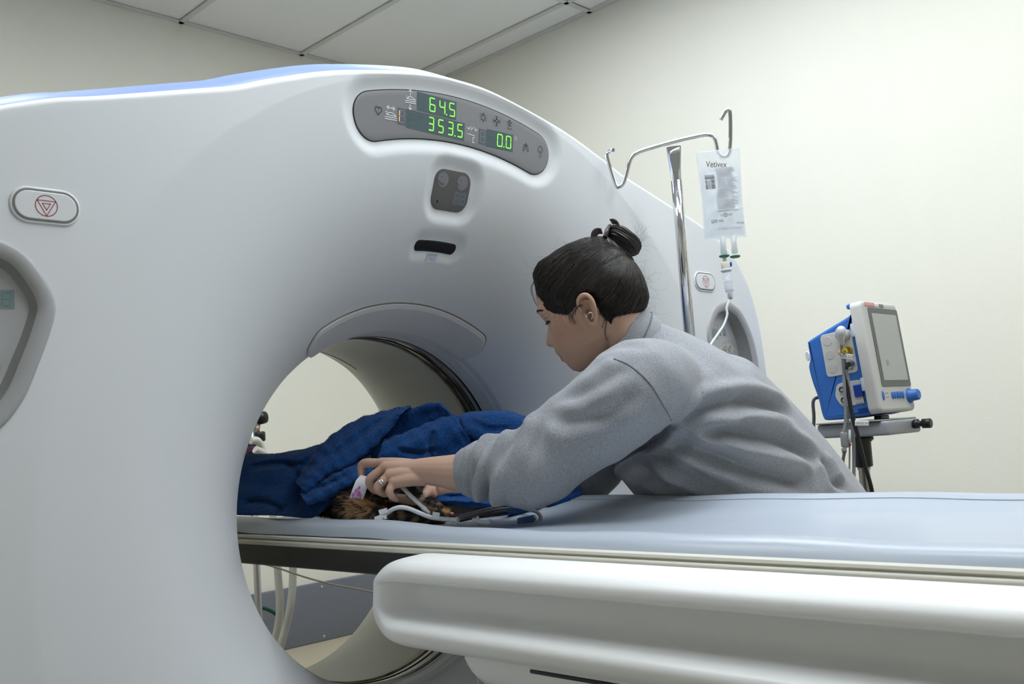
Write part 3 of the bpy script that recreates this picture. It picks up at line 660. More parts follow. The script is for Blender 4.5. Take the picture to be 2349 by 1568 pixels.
V, F = lathe([(.0102, .033), (.0098, .075), (.0092, .078), (.0072, .080), (.0068, .094)], q0, dcx, 20); obj('drip_chamber', V, F, M_CHM, drp)
V, F = lathe([(.0086, .057), (.0086, .076), (.007, .078)], q0, dcx, 20); obj('chamber_fluid', V, F, mat('fluid_in_chamber', (.75, .79, .87), .1, alpha=.35), drp)
V, F = lathe([(.0095, .0566), (.0099, .0570), (.0095, .0574)], q0, dcx, 20, False); obj('fluid_line', V, F, mat('fluid_edge', (.25, .28, .42), .4), drp)
V, F = lathe([(.0093, .0775), (.0097, .078), (.0093, .0785)], q0, dcx, 20, False); obj('chamber_base', V, F, MATS['fluid_edge'], drp)
V, F = lathe([(.0048, .082), (.0042, .096)], q0, dcx, 14); obj('chamber_outlet', V, F, mat('grey_outlet', (.42, .45, .52), .35), drp)
e0 = q0+dcx*.095
V, F = tube([e0, at(1667, 705, 2.165), at(1668, 722, 2.16), at(1660, 745, 2.15), at(1645, 768, 2.13), at(1632, 787, 2.11), at(1622, 812, 2.08), at(1612, 850, 2.03), (.40, -.33, 1.12), (.335, -.30, .9), (.40, -.2, .55)], .0026, 8, 90); obj('drip_line', V, F, mat('white_tubing', (.80, .81, .82), .3), drp)
base(drp, q0)
# ---------------------------------------------------------------- patient monitor on its stand
P1 = at(2008, 946, 2.45); ta = math.radians(5); mx = np.array([1., 0, 0]); mu = np.array([0, math.sin(ta), math.cos(ta)]); mb = np.array([0, math.cos(ta), -math.sin(ta)])
def L3(a, b, c): return P1+mx*a+mu*b+mb*c
mon = thing('patient_monitor', 'blue and grey patient monitor with a blank screen on a stand', 'monitor')
M_MBLUE = mat('monitor_blue', (.035, .15, .50), .38); M_MGREY = mat('monitor_grey', (.56, .55, .53), .42); M_MCON = mat('connector_grey', (.52, .51, .49), .4)
sidep = cr(np.array([(.018, -.002), (.08, -.002), (.135, .0), (.148, .012), (.152, .06), (.160, .105), (.163, .145), (.155, .168), (.154, .205), (.146, .216), (.08, .238), (.03, .254), (.010, .262), (.008, .15), (.008, .02)]), 90, True)
V, F = plate(sidep, L3(.186, 0, 0), mb, mu, -mx, .176, .007); fixn(obj('housing', V, F, M_MBLUE, mon), 1.0)
front = rrect(.212, .288, .016, 6, .106, .142)
V, F = plate(front, L3(0, 0, .016), mx, mu, -mb, .032, .009, 4); fixn(obj('bezel', V, F, M_MGREY, mon), 1.0)
V, F = boxm(L3(.106, .278, .018), (.20, .022, .014), mx, mb, mu, .005); obj('handle', V, F, M_MBLUE, mon)
V, F = plate(rrect(.176, .206, .006, 4, .118, .166), L3(0, 0, -.0155), mx, mu, -mb, .002, .001); fixn(obj('screen_frame', V, F, mat('screen_frame', (.115, .115, .11), .35), mon), 1.)
V, F = plate(rrect(.145, .175, .002, 3, .118, .166), L3(0, 0, -.0172), mx, mu, -mb, .0015, .0005); fixn(obj('screen', V, F, mat('blank_screen', (.42, .43, .41), .18, spec=.5), mon, label='pale blank screen'), 1.)
V, F = plate(rrect(.018, .014, .002, 3, .085, .125), L3(0, 0, -.0187), mx, mu, -mb, .0004); obj('screen_patch', V, F, mat('screen_patch', (.30, .31, .31), .3), mon)
for i in range(5):
    V, F = plate(np.array(arc(.080+.0155*i, .040, .0056, 0, 360, 18, .0095)[:-1]), L3(0, 0, -.0155), mx, mu, -mb, .004, .002); fixn(obj('soft_key', V, F, M_MBLUE, mon))
V, F = plate(np.array(arc(.026, .040, .0058, 0, 360, 18, .012)[:-1]), L3(0, 0, -.0155), mx, mu, -mb, .003, .0015); fixn(obj('power_key', V, F, M_MBLUE, mon))
for a, b in ((.044, .046), (.044, .036), (.054, .046), (.054, .036)): V, F = lathe([(.0016, 0), (.0016, .001)], L3(a, b, -.0158), -mb, 8); obj('status_light', V, F, M_RED, mon)
V, F = lathe([(.019, 0), (.020, .004), (.0155, .010), (.0145, .026), (.011, .029)], L3(.182, .037, -.0145), -mb, 24); obj('control_knob', V, F, M_MBLUE, mon, label='blue turning knob')
V, F = boxm(L3(.045, .277, -.0165), (.055, .010, .003), mx, mu, mb, .001); obj('alarm_light', V, F, mat('pink_alarm_lens', (.75, .35, .32), .4), mon)
V, F = boxm(L3(.115, .276, -.0165), (.022, .009, .003), mx, mu, mb, .001); obj('sensor_window', V, F, mat('grey_window', (.2, .2, .2), .3), mon)
V, F = boxm(L3(.085, .277, -.0165), (.020, .008, .002), mx, mu, mb, .001); obj('front_label', V, F, M_WHITEP, mon)
for b in (.075, .215): V, F = boxm(L3(.0055, b, .019), (.012, .034, .010), mx, mu, mb, .002); obj('side_latch', V, F, mat('pale_blue_latch', (.5, .58, .68), .4), mon)
def SP(h): return lambda c, b: L3(.010-h, b, c)                    # side face, h proud; c grows to the back
def splt(o, h, m, nm, bev=.0012, dep=.004, **k): V, F = plate(o, L3(.010+.001, 0, 0), mb, mu, -mx, h+.001, min(bev, h*.6)); return fixn(obj(nm, V, F, m, mon, **k), 1.)
splt(rrect(.086, .112, .010, 6, .071, .165), .0025, M_MGREY, 'connector_plate')
for i in range(3): splt(np.array(arc(.095, .202-.036*i, .0125, 0, 360, 24)[:-1]), .0034, M_MCON, 'blank_port', .0006)
splt(cr(np.array([(.030, .088), (.085, .088), (.098, .070), (.100, .055), (.092, .036), (.080, .028), (.030, .028), (.026, .034), (.026, .082)]), 60, True), .0025, M_MGREY, 'lower_connector_plate')
for b in (.072, .045):
    V, F = lathe([(.0075, 0), (.0075, .002), (.0055, .003), (.0045, -.001)], SP(.0024)(.080, b), -mx, 18); obj('temp_socket', V, F, M_DARK, mon)
def stext(s, sz, c, b, m=M_BLACKP): V, F = text(s, sz, lambda x, y: SP(.0028)(c-x, b+y)); fixn(obj('port_text', V, F, m, mon, smooth=False))
stext('TEMP1', .0065, .079, .059); stext('TEMP2', .0065, .079, .032); stext('SpO2', .0075, .040, .030); stext('NIBP', .0065, .046, .119); stext('ECG', .0065, .052, .192); stext('CO2', .0060, .046, .155)
V, F = lathe([(.0155, 0), (.0165, .004), (.0145, .010), (.0135, .014), (.008, .016)], SP(.002)(.047, .208), -mx, 24); obj('ecg_socket', V, F, mat('grey_socket', (.45, .45, .45), .4), mon)
V, F = lathe([(.0125, 0), (.0125, .003), (.009, .004), (.006, .001)], SP(.0024)(.044, .166), -mx, 22); obj('co2_socket', V, F, mat('dark_yellow_ring', (.30, .22, .02), .4), mon)
V, F = lathe([(.0085, 0), (.0085, .006), (.006, .009), (.006, .012)], SP(.002)(.040, .132), -mx, 18); obj('nibp_socket', V, F, M_STEEL, mon)
V, F = boxm(SP(.004)(.036, .062), (.022, .032, .010), mb, mu, mx, .003); obj('spo2_plug', V, F, mat('dark_blue_plug', (.01, .04, .30), .35), mon)
V, F = boxm(SP(.001)(.028, .010), (.040, .014, .002), mb, mu, mx, .0008); obj('serial_plate', V, F, mat('dark_blue_plate', (.012, .05, .22), .4), mon)
V, F = lathe([(.013, 0), (.013, .0012), (.011, .002)], L3(.010, .175, .158), nrm(-mx+mb*.8), 20); obj('side_sticker', V, F, M_WHITEP, mon)
base(mon, L3(.1, 0, .08))
# stand
TZ = P1[2]-.022
mst = thing('monitor_stand', 'grey tray and steel pole stand carrying the patient monitor', 'stand')
M_TRAY = mat('grey_tray', (.30, .31, .33), .45)
V, F = boxm((P1[0]+.098, P1[1]+.066, TZ-.018), (.20, .19, .036), bev=.006); obj('tray', V, F, M_TRAY, mst)
V, F = boxm((P1[0]+.10, P1[1]+.072, TZ+.002), (.225, .17, .004), bev=.0015); obj('tray_plate', V, F, M_TRAY, mst)
tx, ty = P1[0]+.098, P1[1]+.066
V, F = boxm((P1[0]+.10, P1[1]+.03, TZ+.008), (.05, .02, .012), bev=.003); obj('tray_spacer', V, F, M_DARK, mst)
V, F = lathe([(.008, 0), (.012, .004), (.012, .016), (.007, .018), (.007, .024), (.0125, .026), (.0125, .046), (.010, .048)], (P1[0]+.150, P1[1]-.028, TZ-.014), (0, -1, 0), 18); obj('tray_knob', V, F, M_DARK, mst)
for k in (-1, 0, 1): V, F = strokes([[(.095, -.012), (.10, -.004), (.105, -.012), (.095, -.012)]], .002, lambda u, v: np.array([P1[0]+u, P1[1]-.0295, TZ-.018+v])); 
fixn(obj('warning_mark', V, F, mat('amber_print', (.7, .4, .05), .5), mst, smooth=False))
pcx, pcy = P1[0]+.065, P1[1]+.075
V, F = lathe([(.03, -.036), (.032, -.045), (.024, -.052), (.0235, -.112), (.022, -.115)], (pcx, pcy, TZ), (0, 0, 1), 22); obj('collar', V, F, M_DARK, mst)
V, F = lathe([(.0165, -.114), (.0172, -.12), (.0145, -.124), (.0145, -.2), (.0165, -.75), (.018, -TZ+.1)], (pcx, pcy, TZ), (0, 0, 1), 22); obj('pole', V, F, mat('warm_steel', (.42, .40, .37), .3, metal=1.), mst)
for i in range(5):
    t = 2*PI*i/5; e = np.array([pcx+.25*math.cos(t), pcy+.25*math.sin(t), .08]); V, F = tube([(pcx, pcy, .12), e], [.018, .012], 10); obj('leg', V, F, M_TRAY, mst)
    V, F = lathe([(.01, -.012), (.03, -.01), (.03, .01), (.01, .012)], e-[0, 0, .049], (-math.sin(t), math.cos(t), 0), 16); obj('caster', V, F, M_DARK, mst)
base(mst, (pcx, pcy, 0))
# cables
M_CABG = mat('grey_cable', (.26, .26, .27), .45); M_CABD = mat('dark_grey_cable', (.12, .12, .125), .45); M_CABB = mat('black_cable', (.012, .012, .012), .4); M_PLUG = mat('pale_plug', (.60, .60, .60), .4)
def cable(nm, label, pts, r, m, n=60): 
    t = thing(nm, label, 'cable'); V, F = tube(pts, r, 8, n); obj('cord', V, F, m, t); base(t, pts[0]); return t
def add(t, nm, VF, m, **k):
    o = obj(nm, VF[0], VF[1], m, t, **k); o.location = -Vector(t.location); return o
D = 2.445
t = cable('ecg_cable', 'grey cable with a pale angled plug on the top monitor socket', [at(1932, 768, 2.405), at(1930, 785, 2.41), at(1934, 830, D), at(1938, 900, D), at(1940, 960, D), at(1936, 992, D)], .0042, M_CABG)
add(t, 'plug', tube([SP(.006)(.047, .208), SP(.022)(.050, .208), at(1930, 757, 2.395), at(1929, 772, 2.40), at(1931, 788, 2.41)], [.012, .0125, .011, .009, .006], 14, 24), M_PLUG, label='pale angled plug')
add(t, 'splitter', boxm(at(1937, 1008, D), (.018, .014, .04), IMR, IMF, nrm(np.array([.0, .0, 1])), .005), M_CABG, label='grey splitter block')
add(t, 'splitter_cuff', tube([at(1936, 1028, D), at(1937, 1038, D)], [.0068, .0055], 10), M_CABG)
add(t, 'lower_cord', tube([at(1937, 1036, D), at(1934, 1060, D), at(1940, 1085, D), at(1943, 1130, D), at(1946, 1230, D)], .0040, 8, 30), M_CABD)
add(t, 'cable_tag', boxm(at(1943, 817, 2.425), (.030, .003, .013), nrm(IMR-IMD*-.12), IMF, nrm(-IMD), .001), M_WHITEP)
V, F = text('ECG C/A', .0085, planemap(at(1943, 817, 2.420), nrm(IMR+IMD*.06), nrm(-IMD))); add(t, 'tag_text', (V, F), M_BLACKP, smooth=False)
t = cable('monitor_cable', 'grey cable hanging from the yellow connector of the monitor', [at(1938, 803, 2.41), at(1935, 815, 2.43), at(1945, 870, D), at(1952, 940, D), at(1958, 1010, D), at(1959, 1130, D), at(1960, 1230, D)], .0042, M_CABG)
add(t, 'yellow_plug', tube([SP(.012)(.044, .166), SP(.030)(.052, .163), at(1938, 803, 2.41)], [.0085, .0075, .006], 12, 10), mat('yellow_plastic', (.75, .55, .03), .4), label='yellow plug')
t = cable('hose_cable', 'black cable with a white tag hanging in front of the monitor stand', [at(1945, 836, 2.42), at(1941, 850, D), at(1946, 900, D), at(1955, 950, D-.01), at(1968, 1000, D-.02), at(1985, 1070, D-.02), at(2001, 1130, D-.02), at(2012, 1230, D)], .0052, M_CABB)
add(t, 'plug', tube([SP(.010)(.040, .132), at(1945, 836, 2.42)], .006, 10), M_DARK)
add(t, 'cable_tag', boxm(at(1977, 970, D-.035), (.034, .003, .013), IMR, IMF, nrm(-IMD), .001), M_WHITEP)
V, F = text('CARDELL MX', .0062, planemap(at(1977, 970, D-.040), IMR, nrm(-IMD)), .9); add(t, 'tag_text', (V, F), M_BLACKP, smooth=False)
t = cable('thin_lead', 'thin pale lead with a small red band beside the grey splitter block', [at(1945, 930, D), at(1947, 985, D), at(1949, 1018, D), at(1948, 1130, D), at(1949, 1230, D)], .0022, M_CABG)
add(t, 'sleeve', tube([at(1949, 985, D-.004), at(1950, 1015, D-.004)], [.0028, .0040], 10), M_WHITEP)
add(t, 'red_band', tube([at(1949.5, 1018, D-.003), at(1949.5, 1021, D-.003)], .0036, 10), M_RED)
cable('power_cord', 'dark grey power cord hanging behind the blue monitor', [L3(.10, .06, .16), at(1868, 915, 2.62), at(1867, 960, 2.62), at(1865, 1040, 2.62), at(1868, 1150, 2.62), (1.20, -.08, .5), (1.25, -.05, .02)], .0045, M_CABD)
# ---------------------------------------------------------------- behind the bore
def hy(px, py, y): return hit(px, py, 1, y)
M_HOSE = mat('translucent_white_hose', (.74, .73, .68), .35, spec=.4)
ho = [('left of the two white breathing hoses behind the table', [hy(575, 1010, 1.5), hy(592, 1012, 1.5), hy(604, 1040, 1.5), hy(618, 1110, 1.45), hy(632, 1240, 1.4), hy(638, 1320, 1.4), hy(642, 1390, 1.4), hy(637, 1440, 1.42), hy(622, 1490, 1.45), hy(590, 1560, 1.5)]),
      ('right of the two white breathing hoses behind the table', [hy(585, 1030, 1.42), hy(612, 1050, 1.42), hy(650, 1130, 1.38), hy(668, 1240, 1.36), hy(672, 1320, 1.36), hy(666, 1390, 1.36), hy(655, 1440, 1.38), hy(640, 1490, 1.4), hy(605, 1560, 1.5)])]
for lb, pts in ho:
    V, F = tube(pts, .0125, 14, 90); o = obj('breathing_hose', V, F, M_HOSE, None, label=lb, cat='hose', group='white breathing hoses'); base_ = pts[0]
an = thing('anaesthetic_stand', 'black valve and knob of a stand seen through the bore', 'stand')
c0 = hy(588, 985, 1.62)
V, F = tube([(c0[0]-.02, c0[1], .03), (c0[0]-.02, c0[1], 1.3)], .012, 12); obj('post', V, F, M_STEEL, an)
V, F = lathe([(.008, -.02), (.021, -.018), (.023, 0), (.021, .018), (.008, .02)], hy(598, 958, 1.62), (1, 0, .1), 22); obj('knob', V, F, M_DARK, an)
V, F = tube([hy(592, 970, 1.62), hy(588, 1000, 1.62)], .009, 12); obj('neck', V, F, mat('tan_metal', (.35, .28, .2), .35, metal=.7), an)
V, F = lathe([(.016, 0), (.020, .004), (.020, .03), (.016, .034)], hy(596, 1012, 1.62), (0, 0, 1), 20); obj('valve', V, F, M_DARK, an)
V, F = lathe([(.022, 0), (.024, .01), (.024, .05), (.020, .055)], hy(579, 1048, 1.6), (0, 0, 1), 20); obj('valve_body', V, F, M_DARK, an)
V, F = lathe([(.0245, .018), (.0248, .02), (.0248, .034), (.0245, .036)], hy(579, 1048, 1.6), (0, 0, 1), 20); obj('purple_band', V, F, mat('purple_band', (.10, .02, .10), .4), an)
V, F = boxm((c0[0]-.02, c0[1], .02), (.4, .4, .04), bev=.01); obj('base_plate', V, F, M_TRAY, an)
base(an, (c0[0]-.02, c0[1], 0))
cable('signal_cord', 'thin beige cord sagging under the table behind the bore', [hy(560, 1280, 1.3), hy(595, 1290, 1.3), hy(640, 1303, 1.3), hy(700, 1323, 1.3), hy(760, 1339, 1.3), hy(820, 1350, 1.3), hy(862, 1358, 1.3), hy(930, 1366, 1.3)], .0028, mat('beige_cord', (.42, .38, .30), .5))
cable('green_hose', 'dark green hose looping in front of the grey wall board', [hy(575, 1396, 1.75), hy(597, 1393, 1.75), hy(615, 1397, 1.75), hy(633, 1408, 1.75), hy(640, 1425, 1.75), hy(634, 1450, 1.75), hy(618, 1470, 1.75), hy(590, 1500, 1.75)], .0075, mat('green_rubber', (.012, .10, .055), .45))

bd_ = thing('hanging_bead', 'tiny blue bead on a clear thread hanging below the table', 'bead')
obj('thread', *tube([at(1070, 1522, 1.72), at(1082, 1532, 1.72), at(1091, 1540, 1.72), at(1094, 1556, 1.72), at(1100, 1575, 1.72)], .0009, 6, 16), M_PORT, bd_)
obj('bead', *lathe([(.001, 0), (.0048, .0015), (.0055, .005), (.0048, .0085), (.001, .010)], at(1092, 1546, 1.72), (0, 0, 1), 14), MATS['bright_blue_plastic'], bd_); base(bd_, at(1092, 1546, 1.72))
# ---------------------------------------------------------------- the person
def remesh(name, VF, vox, m, parent, smooth=4, fac=.5, keep=True, **kw):
    """union of overlapping closed shapes as one continuous surface"""
    o = obj('tmp', VF[0], VF[1]); fixn(o)
    r = o.modifiers.new('r', 'REMESH'); r.mode = 'VOXEL'; r.voxel_size = vox
    if smooth: s = o.modifiers.new('s', 'SMOOTH'); s.factor = fac; s.iterations = smooth
    dg = bpy.context.evaluated_depsgraph_get(); me = bpy.data.meshes.new_from_object(o.evaluated_get(dg)); me.name = name
    bpy.data.objects.remove(o); me.materials.clear()
    if m: me.materials.append(m)
    me.shade_smooth(); q = bpy.data.objects.new(name, me); COL.objects.link(q)
    if parent: q.parent = parent
    return tag(q, **kw)
def getv(o):
    a = np.empty(len(o.data.vertices)*3, np.float32); o.data.vertices.foreach_get('co', a); return a.reshape(-1, 3).astype(float)
def setv(o, a): o.data.vertices.foreach_set('co', a.astype(np.float32).ravel()); o.data.update()
def getn(o):
    a = np.empty(len(o.data.vertices)*3, np.float32); o.data.vertices.foreach_get('normal', a); return a.reshape(-1, 3).astype(float)
def polydist(Pts, line):
    """distance to a polyline and position along it (0..1)"""
    L = np.asarray(line, float); best = np.full(len(Pts), 9.); tt = np.zeros(len(Pts)); n = len(L)-1
    for i in range(n):
        a, d = L[i], L[i+1]-L[i]; t = np.clip(((Pts-a)@d)/(d@d), 0, 1); q = np.linalg.norm(Pts-(a+t[:, None]*d), axis=1)
        k = q < best; best[k] = q[k]; tt[k] = (i+t[k])/n
    return best, tt
def folds(o, lst):
    """press creases along 3D polylines: (points, width, depth)"""
    P = getv(o); N = getn(o); D = np.zeros(len(P))
    for line, wd, dp in lst:
        d, t = polydist(P, cr(np.array(line), 24)); e = np.clip(np.minimum(t, 1-t)/.22, 0, 1); e = e*e*(3-2*e)
        D += e*dp*(-np.exp(-(d/wd)**2)+.75*np.exp(-((d-2.1*wd)/(1.1*wd))**2))
    setv(o, P+N*D[:, None])
def loft(secs, cap=True):
    """list of (centre, axis_u*ru, axis_v*rv); closed tube"""
    n = 28; V = []; F = []
    for c, u, v in secs:
        for j in range(n): t = 2*PI*j/n; V.append(np.asarray(c)+np.asarray(u)*math.cos(t)+np.asarray(v)*math.sin(t))
    for i in range(len(secs)-1):
        for j in range(n): a = i*n+j; b = i*n+(j+1) % n; F.append((a, b, b+n, a+n))
    if cap: F.append(tuple(range(n))[::-1]); F.append(tuple((len(secs)-1)*n+j for j in range(n)))
    return V, F
def ball(c, r, n=14): return lathe([(max(1e-4, r*math.sin(PI*i/n)), -r*math.cos(PI*i/n)) for i in range(n+1)], c, (0, 0, 1), 18)
# ---------------------------------------------------------------- blue fleece blanket over the cat
M_FLEECE = mat('blue_fleece', (.008, .072, .265), .95, spec=.1, sheen=.15, var=.35, vscale=260, bump=.004, bscale=420)
def sheet(rows, nu=70, nv=46, th=.0035, wob=.0018, crease=()):
    """smooth cloth sheet through a grid of (px, py, depth) rows, given thickness"""
    G = np.array([[at(*p) for p in r] for r in rows]); G = cr(G, nv); G = cr(np.swapaxes(G, 0, 1), nu)
    du = np.gradient(G, axis=0); dv = np.gradient(G, axis=1); n = np.cross(du, dv); n /= np.linalg.norm(n, axis=2)[..., None]+1e-12
    I, J = np.meshgrid(np.arange(nu), np.arange(nv), indexing='ij')
    w = wob*(np.sin(I*.21+J*.13+1)*np.sin(J*.31-I*.11))*1.3+rng.normal(0, wob*.22, (nu, nv))
    G = G+n*w[..., None]
    q = (G.reshape(-1, 3)-CAM)@R; pp = np.c_[q[:, :2]/q[:, 2:]*FPX+[1174.5, 784.], np.zeros(len(q))]; D_ = np.zeros(len(pp))
    for ln, wd, dp in crease:                       # press soft folds into the cloth
        d, t = polydist(pp, cr(np.array([(x, y, 0) for x, y in ln]), 20)); e = np.clip(np.minimum(t, 1-t)/.2, 0, 1); e = e*e*(3-2*e)
        D_ += e*dp*(-np.exp(-(d/wd)**2)+.8*np.exp(-((d-2.*wd)/(1.1*wd))**2))
    G = G+(-IMF*D_[:, None]).reshape(G.shape); A = G+n*th/2; B = G-n*th/2; a, fa = gridm(A); b, fb = gridm(B); k = nu*nv
    F = fa+[tuple(i+k for i in f[::-1]) for f in fb]
    id_ = lambda i, j: i*nv+j
    rim = [id_(i, 0) for i in range(nu)]+[id_(nu-1, j) for j in range(1, nv)]+[id_(i, nv-1) for i in range(nu-2, -1, -1)]+[id_(0, j) for j in range(nv-2, 0, -1)]
    for x in range(len(rim)): y = (x+1) % len(rim); F.append((rim[x], rim[x]+k, rim[y]+k, rim[y]))
    return a+b, F
T = lambda l: list(map(list, zip(*l)))
cols1 = [[(540, 1180, 2.13), (545, 1115, 2.17), (556, 1049, 2.24), (585, 1056, 2.42), (600, 1100, 2.55)],
         [(640, 1182, 2.07), (642, 1115, 2.12), (648, 1043, 2.20), (685, 1048, 2.40), (700, 1095, 2.52)],
         [(722, 1182, 2.03), (722, 1110, 2.10), (730, 1026, 2.20), (775, 1035, 2.38), (790, 1080, 2.5)],
         [(800, 1120, 2.06), (815, 1070, 2.13), (850, 1000, 2.20), (900, 1005, 2.34), (910, 1060, 2.45)],
         [(915, 1110, 2.06), (930, 1045, 2.12), (950, 985, 2.22), (1000, 990, 2.34), (1010, 1040, 2.42)],
         [(1000, 1110, 2.05), (1030, 1035, 2.09), (1050, 957, 2.13), (1090, 968, 2.28), (1100, 1040, 2.38)],
         [(1100, 1118, 2.03), (1130, 1030, 2.05), (1138, 948, 2.10), (1172, 962, 2.25), (1180, 1040, 2.34)],
         [(1195, 1135, 2.00), (1215, 1050, 2.03), (1218, 975, 2.08), (1250, 995, 2.20), (1255, 1070, 2.28)],
         [(1290, 1150, 1.99), (1305, 1100, 2.02), (1312, 1075, 2.07), (1325, 1090, 2.15), (1330, 1120, 2.2)]]
s1 = sheet(T(cols1), 190, 90, crease=[([(1042, 945), (1054, 985), (1052, 1030), (1040, 1060)], 7, .020), ([(1060, 1000), (1100, 1020), (1160, 1015), (1210, 1000)], 12, .012), ([(1070, 960), (1120, 985), (1180, 985)], 14, .006),
    ([(560, 1078), (630, 1066), (690, 1068), (725, 1050)], 12, .014), ([(650, 1060), (680, 1090), (690, 1135), (684, 1165)], 11, .014), ([(555, 1155), (600, 1150), (640, 1165), (650, 1178)], 9, .012), ([(735, 1040), (715, 1065), (700, 1100)], 9, .014), ([(960, 1060), (1010, 1050), (1040, 1075)], 10, .012)])
def mv(P, dx, dy, dd): return [(x+dx, y+dy, d+dd) for x, y, d in P]
F1_ = [(681, 1106, 2.07), (704, 1067, 2.09), (734, 1025, 2.11), (773, 994, 2.12), (829, 961, 2.13), (881, 946, 2.135), (936, 933, 2.14)]
F2_ = [(689, 1118, 2.035), (715, 1083, 2.05), (745, 1050, 2.065), (782, 1030, 2.075), (830, 1000, 2.085), (877, 973, 2.09), (927, 941, 2.10)]
F3_ = [(702, 1126, 2.025), (728, 1100, 2.035), (756, 1078, 2.045), (792, 1064, 2.05), (832, 1038, 2.06), (870, 1004, 2.07), (912, 954, 2.085)]
f_a = sheet([mv(F1_, 26, 22, .10), mv(F1_, 8, 3, .035), F1_, F2_, F3_, mv(F3_, 2, 3, .012), mv(F3_, -3, 4, .035)], 170, 70, crease=[([(735, 1065), (790, 1030), (850, 985), (905, 955)], 13, .006), ([(700, 1090), (730, 1060), (760, 1030)], 11, .006)])
f_b = sheet([[(694, 1112, 2.07), (730, 1090, 2.08), (760, 1072, 2.08), (800, 1056, 2.085), (850, 1042, 2.09)], [(690, 1134, 2.03), (733, 1116, 2.035), (768, 1096, 2.035), (806, 1080, 2.04), (855, 1066, 2.05)],
    [(702, 1151, 2.012), (742, 1139, 2.012), (780, 1118, 2.015), (814, 1103, 2.02), (860, 1092, 2.03)], [(708, 1155, 2.03), (746, 1143, 2.03), (784, 1122, 2.035), (818, 1107, 2.04), (864, 1096, 2.05)], [(712, 1150, 2.06), (750, 1138, 2.06), (788, 1118, 2.065), (822, 1103, 2.07), (868, 1092, 2.08)]], 100, 50, crease=[([(720, 1125), (760, 1110), (800, 1088)], 8, .009)])
f_c = sheet([[(885, 1020, 2.15), (932, 1002, 2.15), (984, 982, 2.15), (1030, 965, 2.14), (1052, 968, 2.13)], [(880, 1010, 2.10), (929, 993, 2.10), (981, 973, 2.10), (1029, 956, 2.10), (1052, 960, 2.10)], [(875, 1028, 2.065), (930, 1016, 2.065), (985, 1001, 2.065), (1038, 984, 2.065), (1062, 984, 2.07)],
    [(860, 1060, 2.055), (925, 1050, 2.055), (990, 1040, 2.055), (1050, 1020, 2.06), (1078, 1010, 2.065)], [(845, 1095, 2.06), (925, 1088, 2.06), (1000, 1078, 2.06), (1062, 1062, 2.06), (1090, 1050, 2.065)]], 110, 60, crease=[([(1000, 985), (985, 1020), (990, 1060)], 9, .010), ([(905, 1030), (960, 1040), (1010, 1030)], 9, .010)])
f_d = sheet([[(900, 962, 2.25), (945, 955, 2.25), (995, 945, 2.24), (1018, 950, 2.22), (1044, 972, 2.2)], [(888, 950, 2.18), (940, 937, 2.18), (990, 925, 2.17), (1014, 931, 2.16), (1036, 955, 2.14)], [(888, 972, 2.17), (940, 962, 2.17), (990, 950, 2.165), (1018, 950, 2.155), (1042, 963, 2.145)], [(878, 1010, 2.17), (935, 1000, 2.17), (990, 985, 2.165), (1028, 970, 2.155), (1048, 975, 2.15)]], 80, 40)
s2 = join(f_a, f_b, f_c, f_d)
rowsD = [[(985, 1118, 2.05), (1080, 1115, 2.04), (1180, 1120, 2.02), (1260, 1122, 2.01), (1332, 1118, 2.03)],
         [(982, 1130, 2.01), (1080, 1132, 2.00), (1180, 1140, 1.98), (1265, 1138, 1.98), (1334, 1130, 1.99)],
         [(984, 1146, 1.995), (1080, 1154, 1.98), (1180, 1156, 1.96), (1265, 1154, 1.96), (1335, 1147, 1.975)],
         [(990, 1153, 2.01), (1080, 1159, 2.00), (1180, 1164, 1.98), (1262, 1164, 1.98), (1330, 1158, 1.99)],
         [(1000, 1140, 2.05), (1085, 1146, 2.04), (1180, 1150, 2.02), (1262, 1150, 2.02), (1325, 1148, 2.03)]]
s3 = sheet(rowsD, 110, 50, crease=[([(1150, 1125), (1170, 1145), (1165, 1165)], 8, .012), ([(1010, 1140), (1080, 1143), (1140, 1150)], 6, .008), ([(1230, 1130), (1250, 1150), (1240, 1165)], 8, .010)])
cur = []
for i in range(9):
    r_ = .0165-.0005*i; a = []
    cx_, cy_, dd = 1165+19*i, 1166-1.5*i, 1.955+.008*i
    c = at(cx_, cy_, dd); a = [c+IMR*0*r_+(-IMD)*(r_*(1-.05*k/3))*math.cos(t)*.85-IMF*(r_*(1-.05*k/3))*math.sin(t) for k, t in enumerate(np.linspace(-.4, 5.0, 22))]; cur.append(a)
cur = np.array(cur); du = np.gradient(cur, axis=0); dv = np.gradient(cur, axis=1); n = np.cross(du, dv); n /= np.linalg.norm(n, axis=2)[..., None]
V1, F1 = gridm(cur+n*.0025); V2, F2 = gridm(cur-n*.0025); s4 = join((V1, F1), (V2, [f[::-1] for f in F2]))
blk = thing('fleece_blanket', 'rumpled blue fleece blanket draped over the cat on the table', 'blanket')
bo_ = fixn(obj('fleece', *join(s1, s2, s3, s4), M_FLEECE, blk))
